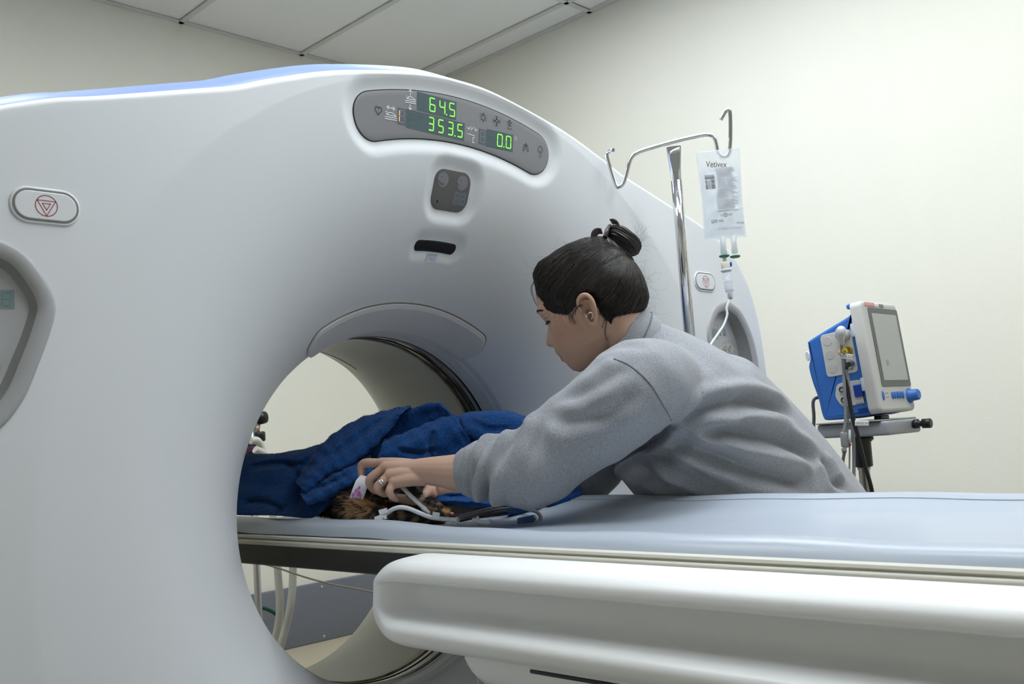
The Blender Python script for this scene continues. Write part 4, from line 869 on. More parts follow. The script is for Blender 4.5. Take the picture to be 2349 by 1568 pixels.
# nap: tiny upright fibres
me = bo_.data; nP = len(me.polygons); cen = np.empty(nP*3, np.float32); me.polygons.foreach_get('center', cen); cen = cen.reshape(-1, 3).astype(float)
pn = np.empty(nP*3, np.float32); me.polygons.foreach_get('normal', pn); pn = pn.reshape(-1, 3).astype(float)
idx = rng.integers(0, nP, 60000); c = cen[idx]+rng.normal(0, .0022, (len(idx), 3)); c -= pn[idx]*((c-cen[idx])*pn[idx]).sum(1)[:, None]
tip = c+pn[idx]*rng.uniform(.0012, .0032, (len(idx), 1))+rng.normal(0, .0010, (len(idx), 3)); sd = rng.normal(0, 1, (len(idx), 3)); sd /= np.linalg.norm(sd, axis=1)[:, None]
V = np.stack([c+sd*.00035, c-sd*.00035, tip], 1).reshape(-1, 3); F = np.arange(len(V)).reshape(-1, 3).tolist()
obj('fleece_nap', V, F, mat('blue_fleece_nap', (.012, .092, .34), .95, spec=.1, sheen=.15), blk, smooth=False, kind='stuff')
base(blk, (0, .2, 1.04))
# ---------------------------------------------------------------- cat
catp = thing('cat', 'tortoiseshell tabby cat lying on the pad under the blue blanket', 'cat')
def ell(c, ax, ra, rb, rc):
    """ellipsoid: axis ax (world), radii along ax, up, side"""
    ax = nrm(ax); up = nrm(np.array([0, 0, 1.])-ax*ax[2]); sd = np.cross(ax, up); V = []; F = []; n, k = 20, 14
    for i in range(k+1):
        p = PI*i/k
        for j in range(n): t = 2*PI*j/n; V.append(c+ax*ra*math.cos(p)+max(math.sin(p), .01)*(up*rb*math.cos(t)+sd*rc*math.sin(t)))
    for i in range(k):
        for j in range(n): a = i*n+j; b = i*n+(j+1) % n; F.append((a, b, b+n, a+n))
    F.append(tuple(range(n))[::-1]); F.append(tuple(k*n+j for j in range(n))); return V, F
ld = nrm(at(1000, 1160, 1.98)-at(800, 1150, 2.06))
cp_ = [ell(at(760, 1132, 2.17), ld, .12, .045, .050), ell(at(810, 1138, 2.10), ld, .085, .046, .055), ell(at(872, 1140, 2.03), ld, .055, .045, .05),
       ell(at(955, 1150, 2.02), ld, .043, .036, .038), ell(at(985, 1165, 2.005), ld, .034, .028, .030), ell(at(1018, 1178, 1.985), ld, .021, .013, .016), ell(at(1008, 1190, 1.99), ld, .020, .007, .013),
       tube([at(800, 1158, 2.0), at(830, 1172, 1.96), at(880, 1186, 1.94), at(940, 1189, 1.93), at(1000, 1190, 1.925)], [.030, .024, .017, .0135, .0145], 14, 20), ball(at(1004, 1190, 1.925), .0155),
       tube([at(830, 1165, 2.02), at(900, 1183, 1.985), at(960, 1190, 1.965)], [.024, .016, .013], 12, 16),
       tube([at(940, 1136, 2.03), at(928, 1120, 2.035), at(920, 1108, 2.04)], [.020, .012, .002], 12, 10, flat=.5), tube([at(958, 1134, 1.98), at(950, 1118, 1.975), at(945, 1107, 1.97)], [.018, .011, .002], 12, 10, flat=.5)]
M_FUR = mat('cat_fur', (.1, .07, .05), .7); nt = M_FUR.node_tree; vc = nt.nodes.new('ShaderNodeVertexColor'); vc.layer_name = 'coat'; nt.links.new(vc.outputs[0], nt.nodes['Principled BSDF'].inputs['Base Color'])
cb = remesh('cat_body', join(*cp_), .0032, M_FUR, catp, 5)
PAL = np.array([(.010, .008, .007), (.055, .038, .024), (.20, .125, .065), (.32, .17, .075), (.42, .30, .19)])
def coat(P):
    a = P@nrm(ld); x = (a-at(800, 1150, 2.05)@nrm(ld))/.2; b = -(P@IMD)
    st = np.sin(a*230+12*np.sin(b*60))+.6*np.sin(P[:, 0]*150+P[:, 2]*180)
    k = np.where(st > .75, 2, np.where(st > .1, 1, 0))
    d1 = np.linalg.norm(P-at(832, 1168, 1.96), axis=1); k = np.where((d1 < .035) & (st > -.9), 3+(st > .7), k)       # tan shoulder
    d2 = np.linalg.norm(P-at(1015, 1172, 1.985), axis=1); k = np.where((d2 < .020) & (st > -.2), 3, k)               # orange cheek
    d3 = np.linalg.norm(P-at(900, 1178, 1.94), axis=1); k = np.where((d3 < .03) & (st > .1), 2, k)
    return PAL[k]
P = getv(cb); ca = cb.data.color_attributes.new('coat', 'FLOAT_COLOR', 'POINT'); ca.data.foreach_set('color', np.c_[coat(P), np.ones(len(P))].astype(np.float32).ravel())
N = getn(cb); vis = np.where((N@IMF < .35))[0]; idx = rng.choice(vis, 26000); p = P[idx]+rng.normal(0, .0012, (len(idx), 3)); nn = N[idx]
flow = nrm(-ld+np.array([0, 0, -.5])); dd = nn*.55+flow*.9+rng.normal(0, .22, (len(idx), 3)); dd -= nn*np.minimum(0, (dd*nn).sum(1))[:, None]; dd /= np.linalg.norm(dd, axis=1)[:, None]
ln = rng.uniform(.008, .017, (len(idx), 1)); hd = np.linalg.norm(p-at(1012, 1178, 1.985), axis=1) < .03; ln[hd] *= .4
pw = np.linalg.norm(p-at(960, 1189, 1.93), axis=1) < .06; ln[pw] *= .5
sd = np.cross(dd, rng.normal(0, 1, (len(idx), 3))); sd /= np.linalg.norm(sd, axis=1)[:, None]+1e-9
V = np.stack([p+sd*.0004, p-sd*.0004, p+dd*ln*.6-sd*.0003+nn*.001, p+dd*ln*.6+sd*.0003+nn*.001, p+dd*ln-nn*.0005], 1).reshape(-1, 3); F = []
for i in range(len(idx)): b0 = 5*i; F.append((b0, b0+1, b0+2, b0+3)); F.append((b0+3, b0+2, b0+4))
fu = obj('fur', V, F, M_FUR, catp, kind='stuff'); cc = np.repeat(np.clip(coat(p)*rng.uniform(.6, 1.35, (len(idx), 1)), 0, 1), 5, 0)
ca = fu.data.color_attributes.new('coat', 'FLOAT_COLOR', 'POINT'); ca.data.foreach_set('color', np.c_[cc, np.ones(len(cc))].astype(np.float32).ravel())
M_PINK = mat('cat_pink', (.42, .16, .13), .4)
obj('nose', *ell(at(1036, 1178, 1.975), ld, .005, .004, .006), M_PINK, catp); obj('tongue', *ell(at(1022, 1187, 1.968), ld, .011, .003, .007), M_PINK, catp)
obj('mouth', *tube([at(1010, 1186, 1.965), at(1022, 1184, 1.965), at(1034, 1184, 1.968)], .0012, 6, 10), M_DARK, catp)
base(catp, at(860, 1190, 2.03))
# paper collar band with paw print, held by the hand
M_BAND = mat('white_band', (.72, .70, .76), .6)
ctr = cr(np.array([at(842, 1093, 1.972), at(832, 1104, 1.962), at(825, 1120, 1.957), at(819, 1138, 1.955), at(815, 1155, 1.957), at(813, 1170, 1.965)]), 24); wdir = nrm(IMR*.97+IMD*.22); G = []
for s, o in ((-1, 0), (1, 0), (1, .0016), (-1, .0016)): G.append([c+wdir*s*.0135+IMF*(o+.006*abs(s)*.5) for c in ctr])
V, F = gridm(np.array(G), True, False); bnd = thing('id_band', 'white paper band with a purple paw print held by the fingers', 'band'); fixn(obj('strip', V, F, M_BAND, bnd), .8)
M_PURP = mat('purple_print', (.42, .13, .42), .6)
def bmap(u, v): 
    i = np.clip(12.5-v/.0026, 0, 22.99); k = int(i); c = ctr[k]+(ctr[k+1]-ctr[k])*(i-k); return c+wdir*u*1.0-IMF*.0012
def pdisc(nm, pts, m): 
    V = [bmap(*np.mean(pts, 0))]+[bmap(*p) for p in pts]; n = len(pts); fixn(obj(nm, V, [(0, i+1, (i+1) % n+1) for i in range(n)], m, bnd, smooth=False))
tl = lambda x, y: (y, -x)
pdisc('paw_pad', [(u+.003, v-.004) for u, v in cr(np.array([(.006, .0), (.002, .007), (-.002, .009), (-.004, .004), (-.0035, 0), (-.004, -.004), (-.002, -.009), (.002, -.007)]), 30, True)], M_PURP)
for u, v, r in ((-.0055, .0075, .0026), (-.0085, .001, .0026), (-.0075, -.0065, .0026), (-.0015, .0125, .0026), (-.002, -.0145, .0026)): pdisc('paw_toe', [(u+r*math.cos(t), v-.003+1.25*r*math.sin(t)) for t in np.linspace(0, 2*PI, 16, endpoint=False)], M_PURP)
V, F = text('2', .010, lambda x, y: bmap(.003+y*.9, -.004-x)-IMF*.0005); fixn(obj('band_number', V, F, M_BAND, bnd, smooth=False))
base(bnd, ctr[-1])
# tubes and small supplies on the pad
M_TUBE = mat('white_pvc', (.74, .76, .80), .28, spec=.5)
t = thing('endotracheal_tube', 'white curved breathing tube lying along the cat and pad edge', 'tube')
obj('shaft', *tube([at(862, 1190, 1.925), at(880, 1181, 1.912), at(900, 1168, 1.905), at(918, 1163, 1.90), at(938, 1166, 1.895), at(965, 1177, 1.89), at(990, 1186, 1.885), at(1020, 1190, 1.88), at(1042, 1192, 1.875)], .0044, 12, 60), M_TUBE, t)
obj('connector', *lathe([(.0045, 0), (.0058, .001), (.0058, .004), (.0048, .005), (.0048, .010), (.0066, .011), (.0066, .0145), (.0050, .015)], at(1036, 1192, 1.876), nrm(at(1056, 1193, 1.868)-at(1036, 1192, 1.876)), 16), M_WHITEP, t)
for c, w_, h_, rot in ((at(1000, 1182, 1.876), .014, .013, .12), (at(879, 1172, 1.90), .017, .009, -.3), (at(873, 1187, 1.895), .024, .007, -.12)):
    u = nrm(IMR*math.cos(rot)+IMD*math.sin(rot)); obj('tape_flag', *boxm(c, (w_, h_, .0012), u, nrm(np.cross(u, IMF)), IMF, .0004), M_WHITEP, t)
obj('orange_mark', *boxm(at(880, 1189, 1.892), (.0022, .004, .001), IMR, IMD, IMF, .0003), mat('orange_print', (.7, .12, .02), .5), t); base(t, at(950, 1190, 1.9))
t = thing('feeding_tube', 'straight white tube with a nozzle running down from under the hand', 'tube')
obj('shaft', *tube([at(905, 1096, 1.985), at(925, 1119, 1.94), at(950, 1144, 1.915), at(972, 1164, 1.90)], .0046, 12, 20), M_TUBE, t)
obj('nozzle', *tube([at(970, 1163, 1.901), at(976, 1168, 1.897), at(981, 1172, 1.893), at(986, 1176, 1.889)], [.0052, .0050, .0032, .0026], 12), M_TUBE, t); base(t, at(986, 1176, 1.889))
t = thing('plastic_clip', 'small white plastic clip lying on the pad beside the tube connector', 'clip')
obj('jaw', *tube([at(1086, 1190, 1.87), at(1098, 1196, 1.862), at(1112, 1198, 1.858), at(1126, 1197, 1.856)], [.003, .0045, .0052, .0058], 10, 16), M_WHITEP, t)
obj('wing', *boxm(at(1097, 1190, 1.866), (.006, .011, .0025), nrm(IMR-IMD*.5), nrm(IMD+IMR*.5), IMF, .001), M_WHITEP, t); obj('wing', *boxm(at(1088, 1192, 1.868), (.009, .005, .0025), nrm(IMR+IMD*.3), IMD, IMF, .001), M_WHITEP, t)
obj('tip', *lathe([(.0058, 0), (.0062, .001), (.0062, .004), (.0035, .0045)], at(1122, 1197, 1.857), nrm(IMR+IMD*.05), 14), M_WHITEP, t); base(t, at(1105, 1202, 1.862))
t = thing('sensor_plug', 'blue and clear sensor plug with a grey cable on the pad', 'plug')
obj('shell', *boxm(at(1208, 1192, 1.845), (.036, .013, .012), nrm(IMR-IMD*.18), nrm(np.cross(IMF, nrm(IMR-IMD*.18))), IMF, .004), mat('clear_blue_shell', (.07, .12, .26), .15, alpha=.75), t)
obj('latch', *boxm(at(1212, 1186, 1.840), (.026, .005, .008), nrm(IMR-IMD*.20), nrm(np.cross(IMF, nrm(IMR-IMD*.2))), IMF, .002), M_BLUE, t)
obj('pin', *ball(at(1227, 1184, 1.836), .0028), M_WHITEP, t)
obj('cord', *tube([at(1226, 1194, 1.842), at(1236, 1196, 1.842), at(1240, 1187, 1.85), at(1236, 1178, 1.87), at(1224, 1171, 1.90), at(1205, 1166, 1.94), at(1180, 1160, 1.98)], .0036, 10, 40), mat('grey_cord', (.32, .33, .34), .4), t); base(t, at(1208, 1200, 1.845))
for k, (lb, pts) in enumerate((('upper dark grey sensor lead running from the cat to the rolled hem', [at(1042, 1184, 1.98), at(1075, 1177, 1.95), at(1110, 1168, 1.93), at(1140, 1162, 1.93), at(1170, 1158, 1.96)]), ('middle dark grey sensor lead running from the cat to the rolled hem', [at(1040, 1190, 1.96), at(1075, 1183, 1.93), at(1110, 1174, 1.915), at(1145, 1167, 1.92), at(1175, 1163, 1.95)]), ('lower black sensor lead lying across the dark pad by the clip', [at(1050, 1196, 1.90), at(1090, 1187, 1.89), at(1120, 1180, 1.895), at(1150, 1172, 1.91), at(1180, 1170, 1.94)]))):
    obj('sensor_lead', *tube(pts, .0021, 8, 30), mat('lead_grey', (.09, .09, .095), .45) if k < 2 else M_CABB, None, label=lb, cat='cable', group='sensor leads from the cat')
per = thing('person', 'person in a grey sweatshirt with dark pinned-up hair leaning over the scanner table', 'person')
# head frame
pit = math.radians(27); psi = math.radians(14)
f0_ = IMR*-math.cos(pit)+IMD*math.sin(pit); HU = IMR*-math.sin(pit)-IMD*math.cos(pit)
HF = f0_*math.cos(psi)+IMF*math.sin(psi); HL = -IMF*math.cos(psi)+f0_*math.sin(psi)
HO = at(1343, 715, 1.86)-HL*.070
def hp_(x, y, v): return HO+HF*x+HL*y+HU*v
def mid(px, py):
    d = R @ np.array([(px-1174.5)/FPX, (py-784.0)/FPX, 1.0]); q = CAM+d*((HO-CAM)@HL)/(d@HL)-HO; return float(q@HF), float(q@HU)
prof_px = [(1231.4, 659), (1230.4, 679), (1232, 705), (1233.8, 718), (1242, 729), (1251, 740), (1256.5, 748), (1256, 759), (1253.5, 775), (1251.8, 786), (1255, 793.4), (1264, 796.5), (1272, 797), (1273.5, 803.5), (1275.5, 810), (1282, 815.2), (1287, 817.6), (1286.3, 821.7), (1289, 828), (1300, 831), (1304.5, 838), (1314, 847.5)]
PP = np.array([mid(*p) for p in prof_px]); chin = mid(1332, 852)
SK = dict(cx=-.012, cz=.036, a=.0985, b=.088)
vt = np.concatenate([[chin[1]-.001], PP[::-1, 1], [PP[0, 1]+.02, PP[0, 1]+.04, SK['cz']+SK['b']-.0005]])
def skf(v): return SK['cx']+SK['a']*math.sqrt(max(0, 1-((v-SK['cz'])/SK['b'])**2))
ff = np.concatenate([[chin[0]], PP[::-1, 0], [max(skf(PP[0, 1]+.02), PP[0, 0]-.009), max(skf(PP[0, 1]+.04), PP[0, 0]-.035), SK['cx']]])
vbase = np.array([chin[1]-.001, PP[-1, 1], PP[-2, 1], PP[16, 1], PP[12, 1], PP[6, 1], PP[3, 1], PP[1, 1], PP[0, 1]]); fbase = np.array([chin[0], PP[-1, 0]-.001, PP[-2, 0]-.001, PP[16, 0]-.002, PP[12, 0]-.003, PP[6, 0]-.006, PP[3, 0]-.003, PP[1, 0], PP[0, 0]])
vs_ = np.concatenate([np.linspace(chin[1], .06, 110), .06+(SK['cz']+SK['b']-.0004-.06)*np.sin(np.linspace(0, PI/2, 24))[1:]])
vN = PP[9, 1]; vE = PP[5, 1]+.0035; vM = PP[16, 1]
VH = []; nA = 112
for v in vs_:
    f = float(np.interp(v, vt, ff)); fb = min(f, float(np.interp(v, vbase, fbase))) if v < PP[0, 1] else f
    bk_ = -.105*math.sqrt(max(0, 1-((v-.02)/.105)**2)) if v > .02 else float(np.interp(v, [chin[1], -.06, -.02, .02], [chin[0]-.05, -.06, -.085, -.105]))
    if v > .06: bk_ = SK['cx']-SK['a']*math.sqrt(max(0, 1-((v-SK['cz'])/SK['b'])**2))
    wv = float(np.interp(v, [chin[1], chin[1]+.006, chin[1]+.02, vM, vN, vE, .03, .06], [.016, .028, .040, .053, .063, .067, .072, .074]))
    if v > .06: wv = .074*math.sqrt(max(0, 1-((v-.06)/(SK['cz']+SK['b']-.06))**2))
    l = max((fb-bk_)/2, 1e-3); c = (fb+bk_)/2; D = f-fb
    sg = float(np.interp(v, [chin[1], PP[-2, 1], PP[18, 1], vM, PP[13, 1], PP[12, 1], vN, PP[7, 1], vE], [.03, .02, .019, .022, .018, .015, .0125, .009, .008]))
    for j in range(nA):
        t = 2*PI*j/nA; ct, st = math.cos(t), math.sin(t); e = 2/(2.25+.5*max(0, ct)*(v < .05))
        x = c+l*np.sign(ct)*abs(ct)**e; y = wv*np.sign(st)*abs(st)**e
        if ct > 0:
            g = math.exp(-(y/sg)**2); x += D*g
            x -= .0085*math.exp(-((abs(y)-.031)/.015)**2-((v-vE-.001)/.010)**2)      # eye socket
            x += .0058*math.exp(-((abs(y)-.031)/.0105)**2-((v-vE+.002)/.0065)**2)     # lid over the eyeball
            x += .0030*math.exp(-((abs(y)-.046)/.016)**2-((v-vN-.012)/.016)**2)       # cheekbone
            x += .0040*math.exp(-((abs(y)-.0125)/.0055)**2-((v-vN+.004)/.0065)**2)      # nostril wing
            x -= .0030*math.exp(-((abs(y)-.006)/.0032)**2-((v-PP[11, 1])/.003)**2)     # nostril
            x -= .0022*math.exp(-((abs(y)-.026)/.006)**2-((v-vM)/.006)**2)            # mouth corner
        VH.append(hp_(x, y, v))
HFc = []
ns = len(vs_)
for i in range(ns-1):
    for j in range(nA): a = i*nA+j; b = i*nA+(j+1) % nA; HFc.append((a, b, b+nA, a+nA))
HFc.append(tuple(range(nA))[::-1]); HFc.append(tuple((ns-1)*nA+j for j in range(nA)))
head = (VH, HFc)
# ears
def ear(s):
    E = lambda a, b, h: hp_(a*.93, s*(.0665+h), b*.95)        # a forward, b up
    px = [(.004, .004), (.006, .016), (.002, .027), (-.010, .033), (-.021, .029), (-.026, .016), (-.024, .0), (-.018, -.014), (-.011, -.026), (-.004, -.030), (.001, -.024), (.003, -.012)]
    rimh = [.006, .008, .011, .015, .018, .019, .018, .015, .011, .008, .006, .005]
    rimr = [.0026, .0032, .0037, .004, .0041, .004, .0038, .0036, .0044, .005, .0042, .003]
    out = [tube([E(a, b, h) for (a, b), h in zip(px, rimh)], rimr, 10, 60)]
    out.append(tube([E(-.004, .020, .007), E(-.013, .021, .012), (E(-.018, .010, .013)), E(-.016, -.006, .012), E(-.009, -.014, .009)], [.002, .0025, .003, .0027, .002], 8, 30))
    out.append(tube([E(.005, -.002, .004), E(.001, -.006, .008), E(.003, -.012, .005)], [.003, .0038, .003], 8, 14))
    G = []
    cx_, cy_ = -.009, .002
    for k in (1., .7, .35, .05):
        G.append([E(cx_+(a-cx_)*k, cy_+(b-cy_)*k, (h-.006)*k-.004*(1-k)) for (a, b), h in zip([tuple(p) for p in cr(np.array(px), 40, True)], cr(np.array(rimh).reshape(-1, 1), 40, True)[:, 0])])
    for k in (.05, 1.):
        G.append([E(cx_+(a-cx_)*k*.8, cy_+(b-cy_)*k*.8, -.008) for (a, b) in [tuple(p) for p in cr(np.array(px), 40, True)]])
    V, F = gridm(np.array(G[:4]+[G[4]]), False, True)
    gg = np.array([[np.array(p) for p in G[0]], [np.array(p) for p in G[5]]]); V2, F2 = gridm(gg, False, True)
    m1 = gridm(np.array([G[5], G[0], G[1], G[2], G[3]]), False, True); V, F = m1; n = 40
    F.append(tuple(range(n))[::-1]); F.append(tuple(4*n+j for j in range(n)))
    out.append((V, F)); return out
# trunk landmarks
NB = at(1452, 794, 1.925)                       # base of the neck
HIP = np.array([.548, -.365, .95])
SPN = nrm(NB-HIP); LAT = -IMF-SPN*(-IMF@SPN); LAT = nrm(LAT); FRT = nrm(np.cross(LAT, SPN)); FRT = FRT if FRT@np.array([-.5, .3, -1]) > 0 else -FRT
SHL = at(1470, 884, 1.772); ELL = at(1222, 1066, 1.80); CUL = at(1072, 1083, 1.868); WRL = at(962, 1079, 1.925)
SHR = NB+(NB-SHL)*.95+np.array([0, 0, -.10]); SHR = at(1440, 880, 2.06)
ELR = at(1345, 1085, 2.10); WRR = at(1000, 1122, 2.02); CUR = at(1115, 1118, 2.05)
neck = loft([(hp_(-.045, 0, .0), HF*.055, HL*.056), (hp_(-.040, 0, -.045), HF*.050, HL*.052), ((hp_(-.05, 0, -.085)+NB)/2, HF*.050, HL*.054), (NB, nrm(FRT)*.056, LAT*.062), (NB-SPN*.06, FRT*.060, LAT*.085)])
trunk = loft([(HIP, FRT*.10, LAT*.15), (HIP+SPN*.15, FRT*.095, LAT*.125), (HIP+SPN*.32, FRT*.105, LAT*.135), (NB-SPN*.11, FRT*.085, LAT*.14), (NB-SPN*.04, FRT*.06, LAT*.085)])
MCP = [at(874, 1062, 1.968), at(883, 1072, 1.948), at(892, 1090, 1.930), at(903, 1107, 1.918)]
def limb(P, r, n=30): return tube(P, r, 18, n)
parts = [head, neck, trunk]+ear(1)+ear(-1)
parts.append(limb([NB-SPN*.07+LAT*.05, SHL, (SHL+ELL)/2, ELL, CUL, (CUL+WRL)/2, WRL, WRL+(MCP[1]-WRL)*.35, WRL+(MCP[1]-WRL)*.7], [.05, .052, .045, .040, .038, .031, .0245, .019, .010]))
parts.append(limb([NB-SPN*.07-LAT*.05, SHR, (SHR+ELR)/2, ELR, CUR, WRR], [.05, .05, .043, .038, .034, .024]))
# left hand: palm and five fingers
bkn = nrm(-IMF*.80-IMD*.55)
palm = []
wst = WRL
for i in range(4):
    st_ = wst+(MCP[i]-MCP[0])*.55+(MCP[1]-MCP[2])*.5+bkn*-.002
    palm.append(limb([st_, st_+(MCP[i]-st_)*.5+bkn*.0035, MCP[i], MCP[i]+(MCP[i]-st_)*.04], [.0155, .0135, .0115, .009], 14))
fing = [[MCP[0], at(834, 1063, 1.985), at(829, 1086, 1.985), at(833, 1104, 1.982)],
        [MCP[1], at(849, 1099, 1.950), at(855, 1120, 1.958), at(868, 1128, 1.966)],
        [MCP[2], at(866, 1117, 1.925), at(879, 1131, 1.936), at(893, 1132, 1.948)],
        [MCP[3], at(893, 1127, 1.910), at(903, 1140, 1.917), at(913, 1146, 1.926)]]
frad = [[.0098, .0092, .0078, .0062], [.0100, .0095, .0080, .0065], [.0096, .0090, .0077, .0062], [.0086, .0080, .0070, .0056]]
for P, r in zip(fing, frad): palm.append(limb(P, r, 24))
palm.append(limb([wst+(MCP[0]-wst)*.18+IMF*.018, wst+(MCP[0]-wst)*.5+IMF*.035+IMD*.012, at(886, 1112, 2.0), at(864, 1118, 2.0)], [.0135, .0125, .0098, .0075], 22))
parts += palm
# right hand, further back and lower
RM = [at(938, 1112, 2.055), at(934, 1120, 2.04), at(935, 1130, 2.025), at(941, 1138, 2.012)]
for i in range(4):
    st_ = WRR+(RM[i]-RM[0])*.5-(RM[3]-RM[0])*.2
    parts.append(limb([st_, (st_+RM[i])/2, RM[i]], [.0155, .0135, .011], 12))
    a = RM[i]; L_ = (.034, .036, .034, .028)[i]; d1 = nrm(-IMR*.9+IMD*.35); d2 = nrm(-IMR*.45+IMD*.85)
    parts.append(limb([a, a+d1*L_, a+d1*L_+d2*.022, a+d1*L_+d2*.03+IMR*.010], [.0095, .009, .0078, .0062], 18))
parts.append(limb([WRR+(RM[3]-WRR)*.2-IMF*.01, WRR+(RM[3]-WRR)*.7-IMF*.025+IMD*.008, at(915, 1143, 1.985), at(892, 1142, 1.985)], [.013, .012, .0095, .0072], 18))
M_SKIN = mat('skin', (.60, .39, .295), .5, spec=.35, sss=.12)
nt = M_SKIN.node_tree; at_ = nt.nodes.new('ShaderNodeVertexColor'); at_.layer_name = 'tint'; nt.links.new(at_.outputs[0], nt.nodes['Principled BSDF'].inputs['Base Color'])
nz = nt.nodes.new('ShaderNodeTexNoise'); nz.inputs['Scale'].default_value = 500; bm_ = nt.nodes.new('ShaderNodeBump'); bm_.inputs['Distance'].default_value = .0003; bm_.inputs['Strength'].default_value = .5
nt.links.new(nz.outputs[0], bm_.inputs['Height']); nt.links.new(bm_.outputs[0], nt.nodes['Principled BSDF'].inputs['Normal'])
body = remesh('body', join(*parts), .0021, M_SKIN, per, 2, .5)
# skin tint: lips, cheeks, brow, knuckles (own pigment); painted shade in ear hollow and lip parting
P = getv(body); q = P-HO; lx, ly, lv = q@HF, q@HL, q@HU
col = np.tile(np.array([.60, .39, .295]), (len(P), 1))
def mixc(c, k): col[:] = col*(1-k[:, None])+np.array(c)*k[:, None]
front = (lx > .02)
mixc((.46, .23, .175), .55*np.exp(-((np.abs(ly)-.048)/.02)**2-((lv-vN-.006)/.022)**2)*front)
mixc((.33, .13, .115), .85*np.exp(-(np.abs(ly)/.021)**4-((lv-vM)/.0085)**4)*(lx > PP[16, 0]-.014))
mixc((.05, .02, .02), .8*np.exp(-(np.abs(ly)/.020)**4-((lv-vM)/.0013)**2)*(lx > PP[16, 0]-.014))  # shade of the lip parting painted dark
mixc((.50, .27, .19), .6*np.exp(-((np.abs(ly)-.078)/.012)**2-((lv-.005)/.03)**2-((lx+.01)/.025)**2))
mixc((.20, .10, .07), .8*np.exp(-((np.abs(ly)-.066)/.006)**2-((lv+.003)/.007)**2-((lx+.004)/.005)**2))  # shade in the ear hollow painted as darker skin
for k in MCP[1:]: mixc((.50, .27, .20), .4*np.exp(-np.sum((P-k)**2, 1)/.010**2))
ca = body.data.color_attributes.new('tint', 'FLOAT_COLOR', 'POINT'); ca.data.foreach_set('color', np.c_[col, np.ones(len(P))].astype(np.float32).ravel())
# eyebrow, lashes, eye line
M_HAIR = mat('dark_hair', (.011, .0085, .0075), .36, spec=.6)
from mathutils.bvhtree import BVHTree
def bvh(o): bm = bmesh.new(); bm.from_mesh(o.data); t = BVHTree.FromBMesh(bm); bm.free(); return t
BT = bvh(body)
_h = fixn(obj('tmp', VH, HFc)); BH_ = bvh(_h); bpy.data.objects.remove(_h)
def onface(y, v, out=0.):
    h = BT.ray_cast(Vector(hp_(.2, y, v)), Vector(-HF)); p = np.array(h[0]) if h[0] else hp_(.08, y, v); n = np.array(h[1]) if h[0] else HF; return p+n*out
def strands(lst, seg=3):
    return join(*[tube(P, r, seg, 0, False) for P, r in lst])
for s in (1, -1):
    L = []
    vb = PP[3, 1]
    for i in range(220):
        u = random.random(); y = s*(.010+.040*u); v = vb+.000+.006*math.sin(u*PI*.75)-.004*u+random.uniform(-.0022, .0022)*(1-.4*u)
        p0 = onface(y, v, .0004); p1 = onface(y+s*.005, v+.0016*(1-u*1.6), .0012); L.append((np.array([p0, (p0+p1)/2+HF*.0004, p1]), np.array([.0005, .0004, .00015])))
    obj('eyebrow', *strands(L), M_HAIR, per)
    ly_ = [onface(s*(.019+.024*u), vE-.0035+.0022*math.sin(u*PI)-.002*u, .0003) for u in np.linspace(0, 1, 14)]
    lc_ = [onface(s*(.017+.028*u), vE+.0032+.0030*math.sin(u*PI)-.001*u, -.0001) for u in np.linspace(0, 1, 14)]
    obj('lid_crease', *tube(lc_, .0005, 6), mat('lid_crease', (.25, .13, .10), .6), per)
    obj('lash_line', *tube(ly_, np.array([.0006]+[.0013]*12+[.0005]), 6), M_HAIR, per)
    L = []
    for i in range(26):
        u = i/25; p0 = onface(s*(.020+.023*u), vE-.0035+.0022*math.sin(u*PI)-.002*u, .0003); dd = nrm(HF*.8-HU*.75+HL*s*(u-.3)*.7); L.append((np.array([p0, p0+dd*.005, p0+dd*.0085+HU*.0012]), np.array([.00035, .00026, .00008])))
    obj('eyelashes', *strands(L), M_HAIR, per)
# ---------------------------------------------------------------- hair
out_px = [(1224, 668), (1221, 645), (1226, 632), (1240, 612), (1262, 588), (1290, 569), (1320, 556), (1352, 546), (1385, 546), (1415, 565), (1440, 590), (1462, 615), (1478, 648), (1486, 680), (1481, 702), (1466, 722), (1448, 738), (1430, 750), (1400, 735), (1360, 740), (1300, 740), (1250, 715), (1230, 690)]
OP = np.array([mid(*p) for p in out_px]); HC = np.array(mid(1360, 655))
oa = np.arctan2(OP[:, 1]-HC[1], OP[:, 0]-HC[0]); orr = np.hypot(OP[:, 1]-HC[1], OP[:, 0]-HC[0]); oi = np.argsort(oa); oa, orr = oa[oi], orr[oi]
oa = np.concatenate([oa-2*PI, oa, oa+2*PI]); orr = np.concatenate([orr]*3)
hl_px = [(1215, 640), (1231, 662), (1245, 672), (1262, 684), (1276, 698), (1292, 707), (1312, 711), (1324, 706), (1330, 690), (1340, 675), (1356, 668), (1368, 674), (1376, 690), (1388, 710), (1404, 727), (1426, 736), (1450, 736), (1520, 705), (1520, 480), (1215, 480)]
HLP = np.array([mid(*p) for p in hl_px])
def hsd(x, v):
    """distance inside the hair region of the profile (positive = hair)"""
    P = np.stack([x, v], -1); d = np.full(len(P), 9.)
    for i in range(len(HLP)-4):
        a, b = HLP[i], HLP[i+1]; e = b-a; t = np.clip(((P-a)@e)/(e@e), 0, 1); d = np.minimum(d, np.linalg.norm(P-(a+t[:, None]*e), axis=1))
    return np.where(inside(P, HLP), d, -d)
HCW = hp_(HC[0], 0, HC[1]); WID = .0815
